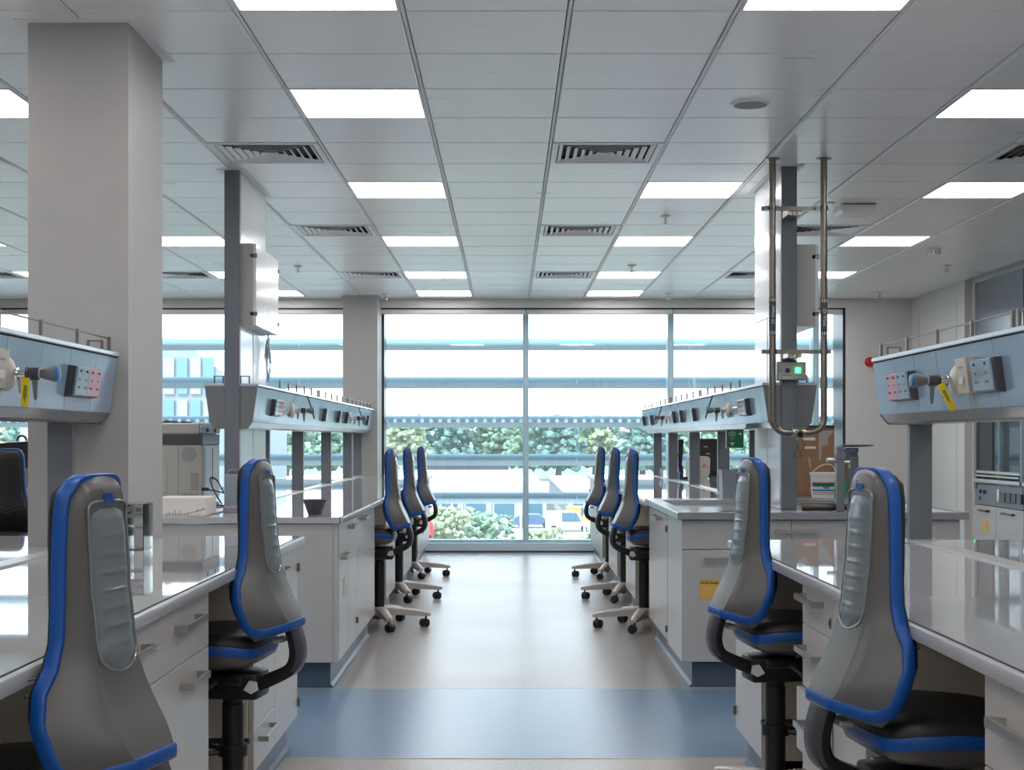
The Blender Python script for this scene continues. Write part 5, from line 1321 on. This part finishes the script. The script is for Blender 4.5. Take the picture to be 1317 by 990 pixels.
t = thing('blue_carton', 'pale blue and white carton on the inner ledge of the far fume cupboard', 'carton', (4.83, 14.34, 1.23))
B().box(4.735, 4.93, 14.25, 14.44, 1.23, 1.42).done('carton_body', noisy(principled('pale_blue_print', (.30, .55, .75), .5), 6, .5), t)
B().box(4.695, 4.733, 14.25, 14.44, 1.23, 1.36).done('white_end', 'ply', t)
t = thing('inner_ledge', 'cream ledge carrying the blue carton inside the far fume cupboard', 'shelf', (4.9, 14.3, 1.20))
B().box(4.62, 5.12, 14.15, 14.455, 1.205, 1.229).done('ledge_board', 'inner', t)
t = thing('wash_bottle', 'white bottle with a dark cap inside the far fume cupboard', 'bottle', (4.66, 14.2, .84))
B().lathe([(.045, .841), (.05, .85), (.05, 1.02), (.02, 1.06), (.02, 1.08)], (4.66, 14.2, 0), 20).done('bottle_body', 'white', t, 40)
B().cyl((4.66, 14.2, 1.08), (4.66, 14.2, 1.105), .024, 16).done('bottle_cap', 'charcoal', t, 40)

# ================================================================== FAR LEFT BAY
t = thing('side_bench', 'white bench with drawers in the bay beyond the broad pillar at far left', 'bench', (-4.2, 12.9, 0))
B().box(-4.9, -3.0, 12.2, 14.2, .84, .868, .003).done('bench_top', 'top', t)
B().box(-4.86, -3.04, 12.26, 14.15, .13, .838).done('bench_body', 'cab', t)
for k in range(3):
    a = -4.86 + k * .607
    for z0, z1 in ((.66, .83), (.46, .655), (.14, .455)):
        d = B().box(a + .003, a + .604, 12.24, 12.259, z0, z1, .001).done('drawer', 'cab', t)
        hx(a + .2, a + .4, z1 - .05, 12.24).done('handle', 'dark_metal', d)
B().box(-4.8, -3.1, 12.32, 14.1, 0, .129).done('plinth_board', 'plinth', t)
def analyser(x, y, lab):
    t = thing('bench_analyser', lab, 'instrument', (x, y, 1.02), 'hooded analysers in the far left bay')
    b = B(); b.loft([[(x - .19, y, 1.03), (x + .15, y, 1.03), (x + .15, y + .35, 1.03), (x - .19, y + .35, 1.03)], [(x - .19, y + .02, 1.225), (x + .08, y + .02, 1.245), (x + .08, y + .33, 1.245), (x - .19, y + .33, 1.225)]])
    b.done('hood', 'black', t)
    b = B(); b.loft([[(x + .153, y, 1.06), (x + .18, y, 1.06), (x + .18, y + .35, 1.06), (x + .153, y + .35, 1.06)], [(x + .083, y + .01, 1.24), (x + .11, y + .01, 1.24), (x + .11, y + .34, 1.24), (x + .083, y + .34, 1.24)]])
    b.done('side_cover', 'blue_socket', t)
    B().box(x - .15, x + .14, y + .03, y + .30, .8685, 1.03).done('analyser_base', 'charcoal', t)
    for q in (0, .12):
        B().tube([(x - .02 + q + .04 * math.cos(a), y + .1, 1.245 + .045 * math.sin(a)) for a in [k * PI / 8 for k in range(9)]], .009, 8).done('carry_hoop', 'cable', t, 40)
    return t
analyser(-4.06, 12.5, 'dark hooded analyser with pale blue side, right one in the far left bay')
analyser(-4.50, 12.5, 'dark hooded analyser, left one cut by the picture edge in the far left bay')
t = thing('brown_carton', 'brown cardboard carton under the hooded analysers at far left', 'box', (-3.72, 12.35, .868))
B().box(-4.00, -3.86, 12.205, 12.34, .8685, 1.02, .002).done('carton_body', 'card', t)
t = thing('spot_light', 'thin wall lamp arm seen under the near left shelf', 'lamp', (-5.4, 16.3, 1.5)) if False else None

# ================================================================== OUTSIDE
def mk(c, r=.8): return principled('m', c, r)
M['grass'] = noisy(principled('grass_ground', (.26, .27, .21), .9), .05, .3)
M['tarmac'] = noisy(principled('tarmac', (.26, .27, .28), .9), .3, .08)
M['leaf_a'] = noisy(principled('hazed_foliage_mid', (.15, .25, .17), .8), .9, .45, .6)  # distance haze is mixed into this and the next two leaf colours
M['leaf_b'] = noisy(principled('hazed_foliage_dark', (.10, .19, .17), .8), .9, .45, .6)
M['leaf_c'] = noisy(principled('hazed_foliage_light', (.25, .31, .18), .8), .9, .4, .6)
M['bark'] = principled('bark', (.12, .09, .07), .9)
M['roof'] = noisy(principled('roof_sheet', (.25, .265, .30), .6), .3, .04)
M['facade'] = principled('facade_grey', (.30, .33, .36), .6)
M['facade_glass'] = principled('facade_window', (.05, .12, .17), .15)
M['pale_blue'] = principled('pale_blue_cladding', (.17, .215, .25), .4)
M['cyan_glass'] = principled('cyan_glazing', (.09, .20, .26), .2)
GZ = -8.0
g_ = B().box(-400, 400, 19, 900, GZ - 1, GZ).done('ground', 'grass', kind='structure')
tag(B().box(-60, 120, 128, 168, GZ, GZ + .03).done('road', 'tarmac'), 'pale grey car park and road below the windows', 'road')
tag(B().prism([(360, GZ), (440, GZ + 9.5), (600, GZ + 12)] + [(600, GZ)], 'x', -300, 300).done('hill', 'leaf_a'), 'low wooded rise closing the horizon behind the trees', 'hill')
def tree(x, y, h, wd, mat, lab, trunk=True, kind='tree'):
    t = thing('broadleaf_tree' if kind == 'tree' else 'leafy_shrub', lab, kind, (x, y, GZ), 'trees beyond the white roof' if kind == 'tree' else 'shrubs beside the car park')
    rnd = random.Random(int(x * 13 + y * 7))
    if trunk: B().tube([(x, y, GZ), (x + .2, y, GZ + h * .35), (x, y, GZ + h * .6)], wd * .05, 8, wd * .02).done('trunk', 'bark', t, 40)
    bm = bmesh.new()
    n = 300 if trunk else 300
    for k in range(n):
        a = rnd.uniform(0, 2 * PI); rr_ = rnd.uniform(0, .42) * wd; zz = GZ + h * rnd.uniform(.2 if trunk else .5, .93)
        s_ = wd * (rnd.uniform(.035, .085) if trunk else rnd.uniform(.03, .07))
        mt = Matrix.Translation((x + rr_ * math.cos(a), y + rr_ * math.sin(a) * .7, zz)) @ Matrix.Diagonal((s_, s_, s_ * .8, 1))
        r = bmesh.ops.create_icosphere(bm, subdivisions=1, radius=1, matrix=mt)
        for v in r['verts']:
            v.co += Vector((rnd.uniform(-1, 1), rnd.uniform(-1, 1), rnd.uniform(-1, 1))) * s_ * .28
    b = B(); b.bm.free(); b.bm = bm
    b.done('crown', mat, t, 0)
    return t
rnd = random.Random(21)
ORD = 'first second third fourth fifth sixth seventh eighth ninth tenth eleventh twelfth thirteenth fourteenth fifteenth sixteenth seventeenth eighteenth nineteenth twentieth twenty-first twenty-second twenty-third twenty-fourth twenty-fifth twenty-sixth twenty-seventh'.split()
posn = ['far left end', 'left', 'left of centre', 'centre', 'right of centre', 'right', 'far right end']
k = 0
for i in range(27):
    x = -125 + i * 8.6 + rnd.uniform(-2, 2); y = 332 + rnd.uniform(-12, 18)
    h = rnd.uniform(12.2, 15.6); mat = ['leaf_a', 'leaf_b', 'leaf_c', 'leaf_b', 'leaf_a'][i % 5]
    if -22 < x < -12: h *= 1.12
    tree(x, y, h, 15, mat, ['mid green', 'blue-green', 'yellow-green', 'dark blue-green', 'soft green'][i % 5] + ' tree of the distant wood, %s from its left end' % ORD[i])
# long white-roofed hall
def building(name, lab, x0, x1, y0, y1, z1, roofm='roof', wallm='facade', bays=8):
    t = thing(name, lab, 'building', ((x0 + x1) / 2, (y0 + y1) / 2, GZ))
    B().box(x0, x1, y0, y1, GZ, z1 - .3).done('wall', wallm, t)
    B().box(x0 - .4, x1 + .4, y0 - .4, y1 + .4, z1 - .3, z1).done('roof', roofm, t)
    w_ = (x1 - x0) / bays
    for k in range(bays):
        f_ = B().box(x0 + k * w_ + .15 * w_, x0 + (k + 1) * w_ - .15 * w_, y0 - .08, y0, GZ + .4, z1 - .8).done('window', 'facade_glass', t)
        B().box(x0 + k * w_ - .09, x0 + k * w_ + .09, y0 - .3, y0, GZ, z1 - .3).done('pilaster', 'white', t)
    return t
b1 = building('low_hall', 'long low building with a broad pale flat roof, left of the centre mullion', -34, 4.3, 170, 310, -5.05, bays=12)
b2 = building('office_block', 'low building with a pale roof right of the centre mullion', 7, 60, 172, 260, -5.1, bays=18)
for k in range(5): B().box(-24 + k * 6, -21.5 + k * 6, 230, 233, -5.05, -4.4).done('roof_unit', 'white', b1)
B().box(-20, 0, 306, 307, -5.05, -3.9).done('roof_parapet', 'frame_dark', b1)
b3 = building('warehouse', 'pale warehouse with a long roof seen through the left windows', -95, -36, 175, 240, -3.6, bays=14)
# near pale blue glazed block on the left
t = thing('glazed_block', 'tall pale blue glazed building with a sloping roof beyond the left windows', 'building', (-22, 62, GZ))
B().prism([(-17.5, GZ), (-11.8, GZ), (-11.8, 4.0), (-13.6, 5.4), (-17.5, 5.6)], 'y', 62, 80).done('main_volume', 'pale_blue', t)
B().prism([(-19.5, GZ), (-17.5, GZ), (-17.5, 4.6), (-19.5, 4.6)], 'y', 60, 80).done('stair_volume', 'roof', t)
for i in range(4):
    for j in range(-3, 2):
        x = -14.2 + i * .55; z = 1.35 + j * 1.75
        B().box(x, x + .42, 61.9, 62, z, z + 1.5).done('window', 'cyan_glass' if (i + j) % 2 == 0 else 'roof', t)
# shrubs and small trees in front
sh = [(-6.0, 76, 6.6, 4, 'leaf_c'), (-3.2, 73, 6.3, 3.4, 'leaf_c'), (-1.0, 75, 5.9, 3.2, 'leaf_a'), (1.6, 73, 5.2, 3, 'leaf_c'), (4.6, 73, 5.0, 3, 'leaf_c'), (7.6, 75, 5.1, 3.4, 'leaf_a'), (-8.6, 73, 6.0, 3.6, 'leaf_a'), (-9.6, 52, 5.0, 4.5, 'leaf_a'), (-14.6, 51, 5.2, 4.5, 'leaf_c')]
for i, (x, y, h, wd, mt) in enumerate(sh):
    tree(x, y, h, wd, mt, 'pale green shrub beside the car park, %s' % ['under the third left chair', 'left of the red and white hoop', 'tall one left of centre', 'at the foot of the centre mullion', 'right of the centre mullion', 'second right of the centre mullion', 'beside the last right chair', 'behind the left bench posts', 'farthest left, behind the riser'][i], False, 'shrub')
# cars and vans
def car(x, y, col, lab, van=False, i=0):
    t = thing('van' if van else 'car', lab, 'vehicle', (x, y, GZ + .03), 'parked vehicles')
    cm = principled('car_paint', col, .25)
    z = GZ + .03; L_ = 4.6 if van else 4.1; H = 2.0 if van else 1.42
    pr = [(-L_ / 2, .35), (L_ / 2, .35), (L_ / 2, .85), (L_ / 2 - .9, .95), (L_ / 2 - 1.5, H), (-L_ / 2 + (.1 if van else .7), H), (-L_ / 2, .95)]
    B().prism([(x + a, z + c) for a, c in pr], 'y', y - .85, y + .85).done('body', cm, t, 20)
    pw = [(L_ / 2 - 1.05, .98), (L_ / 2 - 1.55, H - .1), (-L_ / 2 + (1.6 if van else .85), H - .1), (-L_ / 2 + (1.6 if van else .35), .98)]
    B().prism([(x + a, z + c) for a, c in pw], 'y', y - .87, y - .85).done('side_glass', 'facade_glass', t)
    for dx in (-L_ / 2 + .8, L_ / 2 - .8):
        B().cyl((x + dx, y - .9, z + .33), (x + dx, y - .65, z + .33), .33, 16).cyl((x + dx, y + .65, z + .33), (x + dx, y + .9, z + .33), .33, 16).done('wheel', 'cable', t, 40)
for i, (x, y, c, v, d) in enumerate([(6.0, 150, (.7, .7, .72), True, 'white van right of the centre mullion'), (11.2, 148, (.04, .08, .16), False, 'dark blue car in the middle of the row'), (2.6, 156, (.06, .10, .20), False, 'dark car just right of the centre mullion'), (-3.4, 152, (.65, .66, .68), False, 'white car left of the centre mullion'), (-8.6, 156, (.08, .20, .35), False, 'blue car left of the white car'),
        (17, 152, (.7, .7, .7), True, 'white van behind the right bench posts'), (24, 156, (.55, .04, .03), False, 'red car seen under the far right shelf'), (8.4, 161, (.75, .6, .05), True, 'yellow van by the building')]):
    car(x, y, c, 'parked ' + d, v, i)
t = thing('hoop_sign', 'red and white curved sign standing among the shrubs', 'sign', (-5.3, 79, GZ))
B().tube([(-4.0 + .55 * math.cos(a), 68, -2.85 + .55 * math.sin(a)) for a in [math.radians(d) for d in range(-60, 100, 12)]], .10, 8).done('hoop', 'red', t, 40)
B().cyl((-3.7, 68, GZ), (-3.72, 68, -3.3), .05, 8).done('sign_post', 'white', t)
for i, x in enumerate((-12.5, -5.5, 1.2, 7.4, 13.6, 19.8)):
    t = thing('lamp_post', 'slim white lamp post in the car park, %s from the left' % ['first', 'second', 'third', 'fourth', 'fifth', 'sixth'][i], 'lamp post', (x, 146, GZ), 'car park lamp posts')
    B().cyl((x, 146, GZ), (x, 146, -4.6), .11, 8, .08).done('pole', 'white', t, 40)
    B().box(x - .4, x + .4, 145.8, 146.2, -4.62, -4.5).done('lamp_head', 'alu', t)
